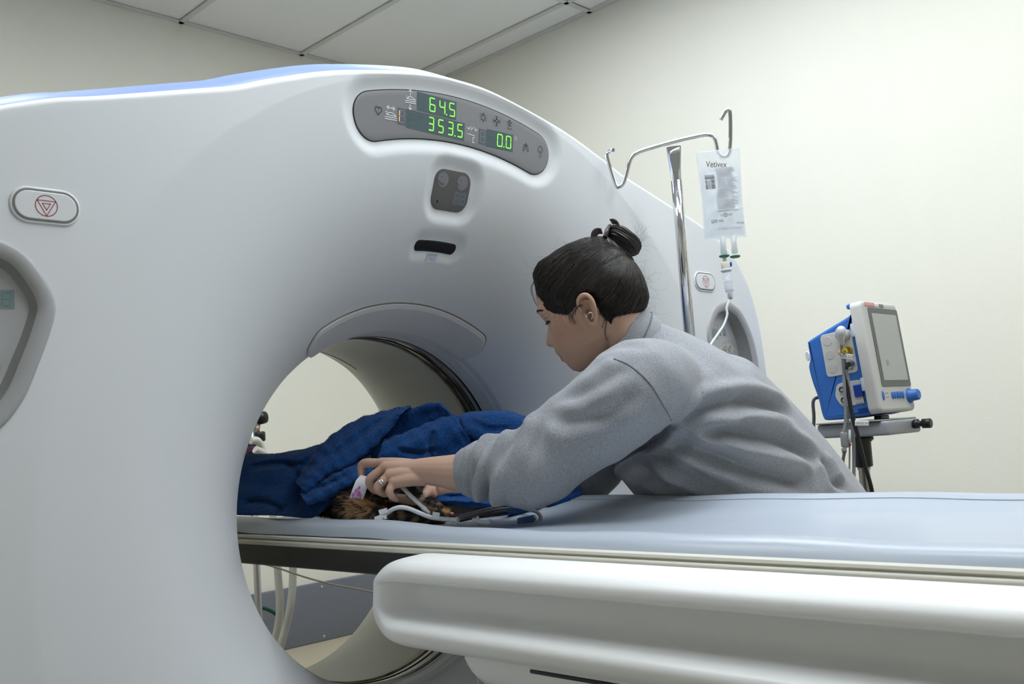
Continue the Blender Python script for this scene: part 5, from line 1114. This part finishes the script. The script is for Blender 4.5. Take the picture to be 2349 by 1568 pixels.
def hairp(al, be, extra=0.):
    """hair surface point for profile angle al and lateral angle be"""
    r = np.interp(al, oa, orr); d = HF*math.cos(al)*math.cos(be)*r+HU*math.sin(al)*math.cos(be)*r+HL*math.sin(be)*WID
    Ro = np.linalg.norm(d); dn = d/Ro; h = BH_.ray_cast(Vector(HCW+dn*.3), Vector(-dn)); Rh = np.linalg.norm(np.array(h[0])-HCW) if h[0] else Ro*.9
    if Rh > .14: Rh = Ro*.92
    p = dn*Ro; x = HC[0]+p@HF; v = HC[1]+p@HU; s = float(hsd(np.array([x]), np.array([v]))[0]); k = np.clip(s/.022, 0, 1); k = k*k*(3-2*k)
    Rr = Rh+.0012+(max(Ro, Rh+.006)-Rh)*k+extra; return HCW+dn*Rr, s
na, nb = 240, 130; G = np.zeros((na, nb, 3)); SD = np.zeros((na, nb))
for i in range(na):
    for j in range(nb): G[i, j], SD[i, j] = hairp(2*PI*i/na, -PI/2+PI*(j+.5)/nb)
V, F = gridm(G, True, False); F = [f for f in F if max(SD.ravel()[k] for k in f) > -.0005]
def capm(name, col, rough):
    m = mat(name, col, rough, spec=.55); nt = m.node_tree; return m
cap = fixn(obj('hair', V, F, mat('hair_mass', (.010, .008, .007), .62, spec=.3), per, label='dark brown hair gathered up'))
# strands combed from the hairline to the knot
bx, bv = mid(1418, 588); KA = math.atan2(bv-HC[1], bx-HC[0])
L = []
def slerp(a, b, t):
    o = math.acos(np.clip(a@b, -1, 1)); return (a*math.sin((1-t)*o)+b*math.sin(t*o))/math.sin(o) if o > 1e-4 else a
def dirv(al, be): return nrm(np.array([math.cos(al)*math.cos(be), math.sin(al)*math.cos(be), math.sin(be)]))
hb = []
rs = random.Random(11)
HT = bvh(cap)
def onhair(dl, off):
    dn = nrm(HF*dl[0]+HU*dl[1]+HL*dl[2]); h = HT.ray_cast(Vector(HCW+dn*.3), Vector(-dn)); return None if not h[0] else np.array(h[0])+dn*off
for k in range(5200):
    i = rs.randrange(na); j = rs.randrange(nb//2-14, nb); s = SD[i, j]
    if s < -.001 or (s > .012 and rs.random() < .5): continue
    p = G[i, j]-HCW; d0 = nrm(np.array([p@HF, p@HU, p@HL])); kb = rs.uniform(-.25, .25); d1 = dirv(KA+rs.uniform(-.12, .12), kb)
    P_ = []; mxs = rs.uniform(.55, 1.); ben = rs.uniform(-.06, .06)
    for q_ in range(12):
        t = q_/11*mxs; dl = nrm(slerp(d0, d1, t)+np.array([-.20, .13, .0])*math.sin(t*PI)*.35+np.array([0, ben, 0])*math.sin(t*PI)); o_ = onhair(dl, .0006+.0012*rs.random())
        if o_ is not None: P_.append(o_)
    if len(P_) > 5: w_ = rs.uniform(.00025, .00055); L.append((np.array(P_), np.linspace(w_, w_*.7, len(P_))))
L2 = []
for k in range(900):          # short hairs feathering the hairline
    i = rs.randrange(len(HLP)-6); t = rs.random(); e = HLP[i]+(HLP[i+1]-HLP[i])*t; tgt = np.array([bx, bv])-e; tgt /= np.linalg.norm(tgt)
    P_ = []
    jt = rs.uniform(-.25, .25); tg = np.array([tgt[0]*math.cos(jt)-tgt[1]*math.sin(jt), tgt[0]*math.sin(jt)+tgt[1]*math.cos(jt)]); s0 = rs.uniform(-.009, -.001)
    for q_ in range(7):
        x_, v_ = e+tg*(s0+q_*.0045); h = BT.ray_cast(Vector(hp_(x_, .16, v_)), Vector(-HL)); h2 = HT.ray_cast(Vector(hp_(x_, .16, v_)), Vector(-HL)); c_ = [np.array(z[0])@HL for z in (h, h2) if z[0]]
        h3 = BH_.ray_cast(Vector(hp_(x_, .16, v_)), Vector(-HL))
        if h[0] and h3[0] and (np.array(h[0])-np.array(h3[0]))@HL > .004: c_ = []
        if c_: P_.append(hp_(x_, max(c_)-HO@HL+.0007, v_))
    if len(P_) == 7 and max(np.linalg.norm(np.diff(P_, axis=0), axis=1)) < .02: L2.append((np.array(P_), np.linspace(.00012, .00045, 7)))
obj('hairline_strands', *strands(L2), M_HAIR, per, kind='stuff')
cut_ = len(L)//4
obj('hair_strands', *strands(L[cut_:]), mat('hair_strand', (.018, .0145, .0135), .32, spec=.6), per, kind='stuff')
obj('sheen_hair_strands', *strands(L[:cut_]), mat('sheen_hair_strand', (.060, .045, .035), .32, spec=.7), per, kind='stuff')  # paler strands put a sheen into the hair colour
L = []
for k in range(150):          # flyaway hairs
    z_ = rs.random()
    if z_ < .45: c = at(rs.uniform(1440, 1485), rs.uniform(600, 730), 1.93); d = nrm(IMR*rs.uniform(.3, 1)-IMD*rs.uniform(-.9, .9)+IMF*rs.uniform(-.4, .4))
    elif z_ < .65: c = at(rs.uniform(1440, 1463), rs.uniform(545, 575), 1.93); d = nrm(IMR*rs.uniform(.2, 1)-IMD*rs.uniform(.0, 1.2)+IMF*rs.uniform(-.4, .4))
    elif z_ < .8: c = at(rs.uniform(1224, 1330), rs.uniform(560, 640), 1.95); c = at(1330-(1330-1228)*(u_ := rs.random()), 556+75*u_**1.4, 1.95); d = nrm(-IMR*rs.uniform(.3, 1)-IMD*rs.uniform(-.4, .4)+IMF*rs.uniform(-.3, .3))
    else: c = at(rs.uniform(1255, 1300), rs.uniform(690, 712), 1.868); d = nrm(IMR*rs.uniform(-.1, .7)+IMD*rs.uniform(.6, 1)-IMF*.15)
    ln = rs.uniform(.012, .045); sd = nrm(np.cross(d, IMF))*rs.uniform(-.016, .016)
    L.append((cr(np.array([c-d*.006, c, c+d*ln*.5+sd*.35, c+d*ln*.8+sd*1.1, c+d*ln*.9+sd*2.]), 12), np.linspace(.00016, .00007, 12)))
for pts in ([(1330, 700), (1318, 712), (1312, 730), (1316, 745)], [(1300, 706), (1312, 725), (1322, 742)], [(1290, 705), (1303, 720), (1309, 740)], [(1336, 700), (1322, 708), (1318, 722)], [(1388, 712), (1392, 735), (1388, 758), (1392, 780)], [(1384, 706), (1387, 730), (1381, 752)], [(1262, 684), (1280, 705), (1300, 722)], [(1224, 645), (1219, 665), (1226, 690), (1231, 700)]):
    for k in range(5):
        P_ = cr(np.array([at(x+rs.uniform(-2.5, 2.5), y+rs.uniform(-2, 2), 1.862) for x, y in pts]), 12); P2 = []
        for p in P_:
            h = BT.ray_cast(Vector(CAM), Vector(nrm(p-CAM))); P2.append(np.array(h[0])+(CAM-p)/np.linalg.norm(CAM-p)*.0012 if h[0] and np.linalg.norm(np.array(h[0])-p) < .06 else p)
        L.append((np.array(P2), np.linspace(.0003, .00015, 12)))
obj('loose_hairs', *strands(L), MATS['hair_strand'], per, kind='stuff')
# knot: two twisted rolls
def roll(nm, pts, r, tw):
    P = cr(np.array(pts), 40); rr_ = cr(np.array(r).reshape(-1, 1), 40)[:, 0]; V = []; F = []; n = 200
    for i, (p, ra, (t, a, b)) in enumerate(zip(P, rr_, frames(P))):
        for j in range(n):
            th = 2*PI*j/n; g = ra*(1+.055*math.sin(7*th+tw*i)+.035*math.sin(15*th-tw*.7*i)+.03*math.sin(27*th+tw*i*.5)+.022*math.sin(53*th-tw*i*.8)+.014*math.sin(97*th+tw*i)); V.append(p+g*(a*math.cos(th)+b*math.sin(th)))
    for i in range(39):
        for j in range(n): a0 = i*n+j; b0 = i*n+(j+1) % n; F.append((a0, b0, b0+n, a0+n))
    F.append(tuple(range(n))[::-1]); F.append(tuple(39*n+j for j in range(n))); return obj(nm, V, F, M_HAIR, per)
KD = 1.925
roll('hair_knot', [at(1392, 545, KD), at(1408, 538, KD-.008), at(1430, 550, KD-.010), at(1449, 567, KD-.006), at(1456, 583, KD)], [.008, .0195, .0215, .0195, .009], .14)
roll('hair_knot', [at(1385, 545, KD-.02), at(1392, 565, KD-.028), at(1412, 583, KD-.03), at(1436, 597, KD-.02), at(1449, 606, KD-.008)], [.009, .0155, .0155, .014, .006], -.2)
roll('hair_knot', [at(1372, 560, KD+.02), at(1395, 580, KD+.03), at(1425, 595, KD+.03), at(1445, 603, KD+.01)], [.01, .020, .020, .009], .2)
# claw clip
M_CLIP = mat('brown_clip', (.055, .043, .038), .3, spec=.6)
clip = [] 
for (cx, cy, r, a0, a1, dd) in ((1372, 541, 17, 20, 300, -.032), (1404, 521, 18, -110, 165, -.022)):
    for k in range(4):
        P_ = []
        for t in np.linspace(math.radians(a0), math.radians(a1), 18): rr2 = r*(1-.10*k); P_.append(at(cx+3.2*k*.5+rr2*math.cos(t)*(.86), cy+1.5*k+rr2*math.sin(t), KD+dd+.007*k))
        o = obj('clip_prong', *tube(P_, .0022, 8, 40), M_CLIP, per)
obj('clip_hinge', *tube([at(1388, 543, KD-.035), at(1392, 530, KD-.03), at(1399, 515, KD-.02)], [.004, .0045, .003], 10, 16), M_CLIP, per)
# earrings and rings
M_SILV = mat('silver', (.75, .74, .72), .18, metal=1.)
ec = at(1354, 724, 1.842); obj('hoop_earring', *tube([ec+IMR*.0048*math.cos(t)+IMD*.0062*math.sin(t)-IMF*.002 for t in np.linspace(-2.7, 1.3, 24)], .0008, 8), M_SILV, per, label='small silver hoop earring')
obj('stud_earring', *ball(at(1345, 726, 1.845), .0016), M_SILV, per, label='small silver stud earring')
rc_ = (np.array(fing[2][0])*.42+np.array(fing[2][1])*.58); rd = nrm(fing[2][1]-fing[2][0]); ru = nrm(np.cross(rd, IMF)); rv = np.cross(rd, ru)
for o_ in (-.0022, .0022): obj('finger_ring', *tube([rc_+rd*o_+(ru*math.cos(t)+rv*math.sin(t))*.0103 for t in np.linspace(0, 2*PI, 40)], .0013, 8), M_SILV, per, label='silver band on the ring finger')
rf = nrm(-IMF*.75-IMR*.5); rf = nrm(rf-rd*(rf@rd))
obj('ring_stone', *ball(rc_+rf*.012+rd*.002, .0027, 6), mat('clear_stone', (.9, .9, .92), .05, spec=1., coat=1.), per)
for P, r in zip(fing, frad):      # nails
    d = nrm(P[3]-P[2]); n_ = nrm(np.cross(np.cross(d, nrm(P[1]-P[0])), d)); n_ = n_ if n_@bkn > 0 else -n_; s_ = np.cross(d, n_)
    V, F = plate(rrect(.0085, .0095, .0035, 4), P[3]-d*.0005+n_*(r[3]-.0012), s_, d, n_, .0014, .0008); obj('fingernail', V, F, mat('nail', (.55, .36, .30), .3), per)
# ---------------------------------------------------------------- sweatshirt
M_KNIT = mat('heather_grey_knit', (.30, .31, .335), .85, spec=.2, sheen=.25)
nt = M_KNIT.node_tree; b_ = nt.nodes['Principled BSDF']; tc = nt.nodes['Texture Coordinate']
mp = nt.nodes.new('ShaderNodeMapping'); mp.inputs['Rotation'].default_value = (.5, .6, .75); mp.inputs['Scale'].default_value = (1, 1, 2.6)
n1 = nt.nodes.new('ShaderNodeTexNoise'); n1.inputs['Scale'].default_value = 620; n1.inputs['Detail'].default_value = 4; n1.inputs['Roughness'].default_value = .7
r1 = nt.nodes.new('ShaderNodeValToRGB'); r1.color_ramp.elements[0].position = .34; r1.color_ramp.elements[1].position = .68
r1.color_ramp.elements[0].color = (.15, .155, .17, 1); r1.color_ramp.elements[1].color = (.54, .555, .595, 1)
bp_ = nt.nodes.new('ShaderNodeBump'); bp_.inputs['Distance'].default_value = .0012; bp_.inputs['Strength'].default_value = .6
nt.links.new(tc.outputs['Object'], mp.inputs[0]); nt.links.new(mp.outputs[0], n1.inputs[0]); nt.links.new(n1.outputs[0], r1.inputs[0]); nt.links.new(r1.outputs[0], b_.inputs['Base Color']); nt.links.new(n1.outputs[0], bp_.inputs['Height']); nt.links.new(bp_.outputs[0], b_.inputs['Normal'])
def sec(c, a, b, roll_=0.): return (c, FRT*b, LAT*a)
BKD = -FRT
S0 = HIP-SPN*.06+BKD*.01
cloth = loft([sec(S0, .165, .125), sec(HIP+SPN*.0, .185, .150), sec(HIP+SPN*.12+FRT*.012, .185, .168), sec(HIP+SPN*.25+FRT*.024, .178, .182), sec(HIP+SPN*.36+FRT*.024, .180, .174), sec(NB-SPN*.155, .188, .132), sec(NB-SPN*.10+BKD*.004, .178, .110), sec(NB-SPN*.055+BKD*.01, .130, .085), sec(NB-SPN*.02+BKD*.008, .085, .068)])
ND_ = nrm(-IMR*.77-IMD*.64-IMF*.05); CU_ = nrm(FRT-ND_*(FRT@ND_)); CL_ = np.cross(ND_, CU_); CB_ = at(1450, 786, 1.925)
yoke = loft([(CB_-ND_*.095, CU_*.07, CL_*.10), (CB_-ND_*.065, CU_*.078, CL_*.098), (CB_-ND_*.03, CU_*.070, CL_*.074), (CB_-ND_*.008, CU_*.066, CL_*.066)])
def sl(P, r): return tube(P, r, 26, 44)
lsl = sl([NB-SPN*.085+LAT*.08, SHL+BKD*.0, SHL+(ELL-SHL)*.35+np.array([0, 0, -.004]), SHL+(ELL-SHL)*.7, ELL+np.array([0, 0, -.008]), ELL+(CUL-ELL)*.45+np.array([0, 0, .0]), ELL+(CUL-ELL)*.8, CUL+(ELL-CUL)*.0], [.070, .086, .084, .078, .073, .066, .054, .041])
rsl = sl([NB-SPN*.085-LAT*.08, SHR, SHR+(ELR-SHR)*.4, ELR, ELR+(CUR-ELR)*.5, CUR+(ELR-CUR)*.25], [.08, .085, .075, .066, .058, .044])
sw = remesh('sweatshirt', join(cloth, yoke, lsl, rsl), .0042, M_KNIT, per, 22, .5, label='heather grey sweatshirt')
# puckers of the bunched sleeve and the long drag folds
def A_(px, py, d): return at(px, py, d)
fl = []
def ringf(t, tilt, wd, dp, a0=-1.2, a1=1.9):
    """crease across the near side of the left forearm at fraction t from elbow to cuff"""
    c = ELL+(CUL-ELL)*t; d = nrm(CUL-ELL); r = np.interp(t, [-.3, 0, .45, .8, 1.], [.078, .073, .066, .054, .041]); up = nrm(np.array([0, 0, 1.])-d*d[2]); tc_ = np.cross(d, up); tc_ = tc_ if tc_@IMF < 0 else -tc_
    return ([c+(up*math.cos(a)+tc_*math.sin(a))*r+d*tilt*math.cos(a)*r for a in np.linspace(a0+1.2, a1+1.0, 14)], wd, dp)
fl += [ringf(.86, -.15, .0055, .0065), ringf(.72, -.35, .006, .0085), ringf(.60, -.5, .007, .0095), ringf(.44, -.30, .008, .009), ringf(.30, -.65, .010, .010), ringf(.10, -.4, .012, .008), ringf(-.14, -.5, .014, .007)]
fl += [([A_(1545, 972, 1.72), A_(1620, 940, 1.72), A_(1700, 922, 1.74), A_(1775, 930, 1.78), A_(1830, 960, 1.83)], .013, .015),
       ([A_(1535, 990, 1.72), A_(1640, 985, 1.72), A_(1740, 1000, 1.75), A_(1830, 1030, 1.80), A_(1890, 1065, 1.85)], .013, .013),
       ([A_(1520, 1000, 1.72), A_(1600, 1030, 1.72), A_(1690, 1065, 1.73), A_(1790, 1095, 1.77), A_(1870, 1110, 1.82)], .014, .015),
       ([A_(1500, 1020, 1.72), A_(1560, 1070, 1.72), A_(1630, 1105, 1.72), A_(1700, 1130, 1.73)], .013, .012),
       ([A_(1460, 1050, 1.74), A_(1500, 1095, 1.74), A_(1550, 1130, 1.74)], .012, .008),
       ([A_(1545, 965, 1.70), A_(1505, 1000, 1.70), A_(1450, 1040, 1.72), A_(1400, 1075, 1.75)], .010, .016),
       ([A_(1262, 925, 1.72), A_(1310, 912, 1.70), A_(1365, 890, 1.68), A_(1412, 858, 1.68), A_(1440, 835, 1.68)], .013, .0042),
       ([A_(1240, 940, 1.76), A_(1295, 962, 1.72), A_(1360, 955, 1.69), A_(1425, 925, 1.67), A_(1470, 885, 1.67)], .014, .0048),
       ([A_(1360, 815, 1.76), A_(1400, 800, 1.73), A_(1450, 795, 1.72), A_(1500, 800, 1.73)], .011, .002),
       ([A_(1880, 1040, 1.9), A_(1900, 1075, 1.87), A_(1915, 1105, 1.86), A_(1945, 1120, 1.87)], .010, .010)]
ST = bvh(sw)
def snap(p):
    d = nrm(np.asarray(p)-CAM); h = ST.ray_cast(Vector(CAM), Vector(d)); return np.array(h[0]) if h[0] else np.asarray(p)
fl = fl[:7]+[([snap(p) for p in L_], w_, d_*1.15) for L_, w_, d_ in fl[7:]]
folds(sw, fl)
P = getv(sw); N = getn(sw)
setv(sw, P+N*(.0016*np.sin(P[:, 0]*61+P[:, 2]*37)*np.sin(P[:, 1]*53-P[:, 2]*41))[:, None])
# shoulder seam, cuffs and collar
ST = bvh(sw)
def onsw(px, py, off=.0006):
    d = nrm(at(px, py, 1.)-CAM); h = ST.ray_cast(Vector(CAM), Vector(d)); return np.array(h[0])-d*off if h[0] else at(px, py, 1.75)
M_SEAM = mat('knit_seam', (.17, .175, .19), .9)
obj('shoulder_seam', *tube(cr(np.array([onsw(*p) for p in [(1408, 822), (1440, 835), (1470, 858), (1495, 885), (1515, 918), (1530, 945), (1540, 964)]]), 60), .0011, 6), M_SEAM, per)
def cuff(nm, c, d, r0, r1, ln):
    d = nrm(d); U = nrm(np.cross(d, [0, 0, 1])); W = np.cross(d, U); G = []
    for rr2, h in ((r1-.006, -.004), (r0, 0), (r0+.0025, .004), (r0+.004, ln*.3), (r1+.004, ln*.7), (r1+.001, ln), (r0-.006, ln+.006), (r0-.005, .004)):
        G.append([c+d*h+(U*math.cos(t)+W*math.sin(t)*1.12)*rr2*(1+.02*math.sin(5*t)) for t in np.linspace(0, 2*PI, 48, endpoint=False)])
    V, F = gridm(np.array(G), False, True); return fixn(obj(nm, V, F, M_KNIT, per))
cuff('sleeve_cuff', CUL+nrm(WRL-CUL)*.004, ELL-CUL, .0400, .0445, .034)
cuff('sleeve_cuff', CUR+nrm(ELR-CUR)*.02, ELR-CUR, .034, .038, .03)
nd = nrm(-IMR*.77-IMD*.64-IMF*.05); CB = at(1450, 786, 1.925); cu = nrm(FRT-nd*(FRT@nd)); cl = np.cross(nd, cu); G = []
for rr2, h in ((.068, -.034), (.068, -.014), (.065, .004), (.0610, .019), (.0590, .0225), (.0555, .020), (.055, .006), (.057, -.03)):
    G.append([CB+nd*(h+.006+.014*max(0, -math.cos(t)))+(cu*math.cos(t)*1.02+cl*math.sin(t))*rr2 for t in np.linspace(0, 2*PI, 60, endpoint=False)])
V, F = gridm(np.array(G), False, True); fixn(obj('collar', V, F, M_KNIT, per))
obj('collar_seam', *tube([CB+nd*(-.010+.006+.014*max(0, -math.cos(t)))+(cu*math.cos(t)*1.02+cl*math.sin(t))*.0686 for t in np.linspace(0, 2*PI, 80)], .0013, 6), M_SEAM, per)
# hem, trousers and shoes (behind the table)
hem = loft([(S0-SPN*.03, FRT*.118, LAT*.155), (S0-SPN*.02, FRT*.128, LAT*.168), (S0+SPN*.02, FRT*.132, LAT*.172), (S0+SPN*.03, FRT*.122, LAT*.162)]); obj('hem', *hem, M_KNIT, per)
M_TROU = mat('dark_trousers', (.02, .022, .03), .8); X_, Y_ = np.array([1., 0, 0]), np.array([0, 1., 0])
HB = HIP+np.array([.05, -.04, -.05]); tp = [loft([(HIP+[.0, 0, .02], FRT*.11, LAT*.15), (HB, X_*.13, Y_*.165), (HB+[.0, 0, -.12], X_*.12, Y_*.165)])]
for s in (-1, 1): tp.append(tube([HB+[0, s*.085, -.06], HB+[.0, s*.09, -.2], (HB[0]-.01, HB[1]+s*.10, .5), (HB[0]+.02, HB[1]+s*.10, .28), (HB[0]+.02, HB[1]+s*.10, .07)], [.085, .085, .065, .055, .052], 18, 24))
remesh('trousers', join(*tp), .008, M_TROU, per, 4)
for s in (-1, 1):
    G = []
    for u in np.linspace(0, 1, 12): w_ = .045*math.sin(min(1, .25+u*1.2)*PI*.62+.2); h_ = .075-.035*u; G.append((np.array([HB[0]+.075-.25*u, HB[1]+s*.10, .004+h_/2]), Y_*w_*(1 if u < .98 else .6), np.array([0, 0, h_/2])))
    obj('shoe', *loft(G), M_DARK, per)
base(per, (HB[0], HB[1], 0))
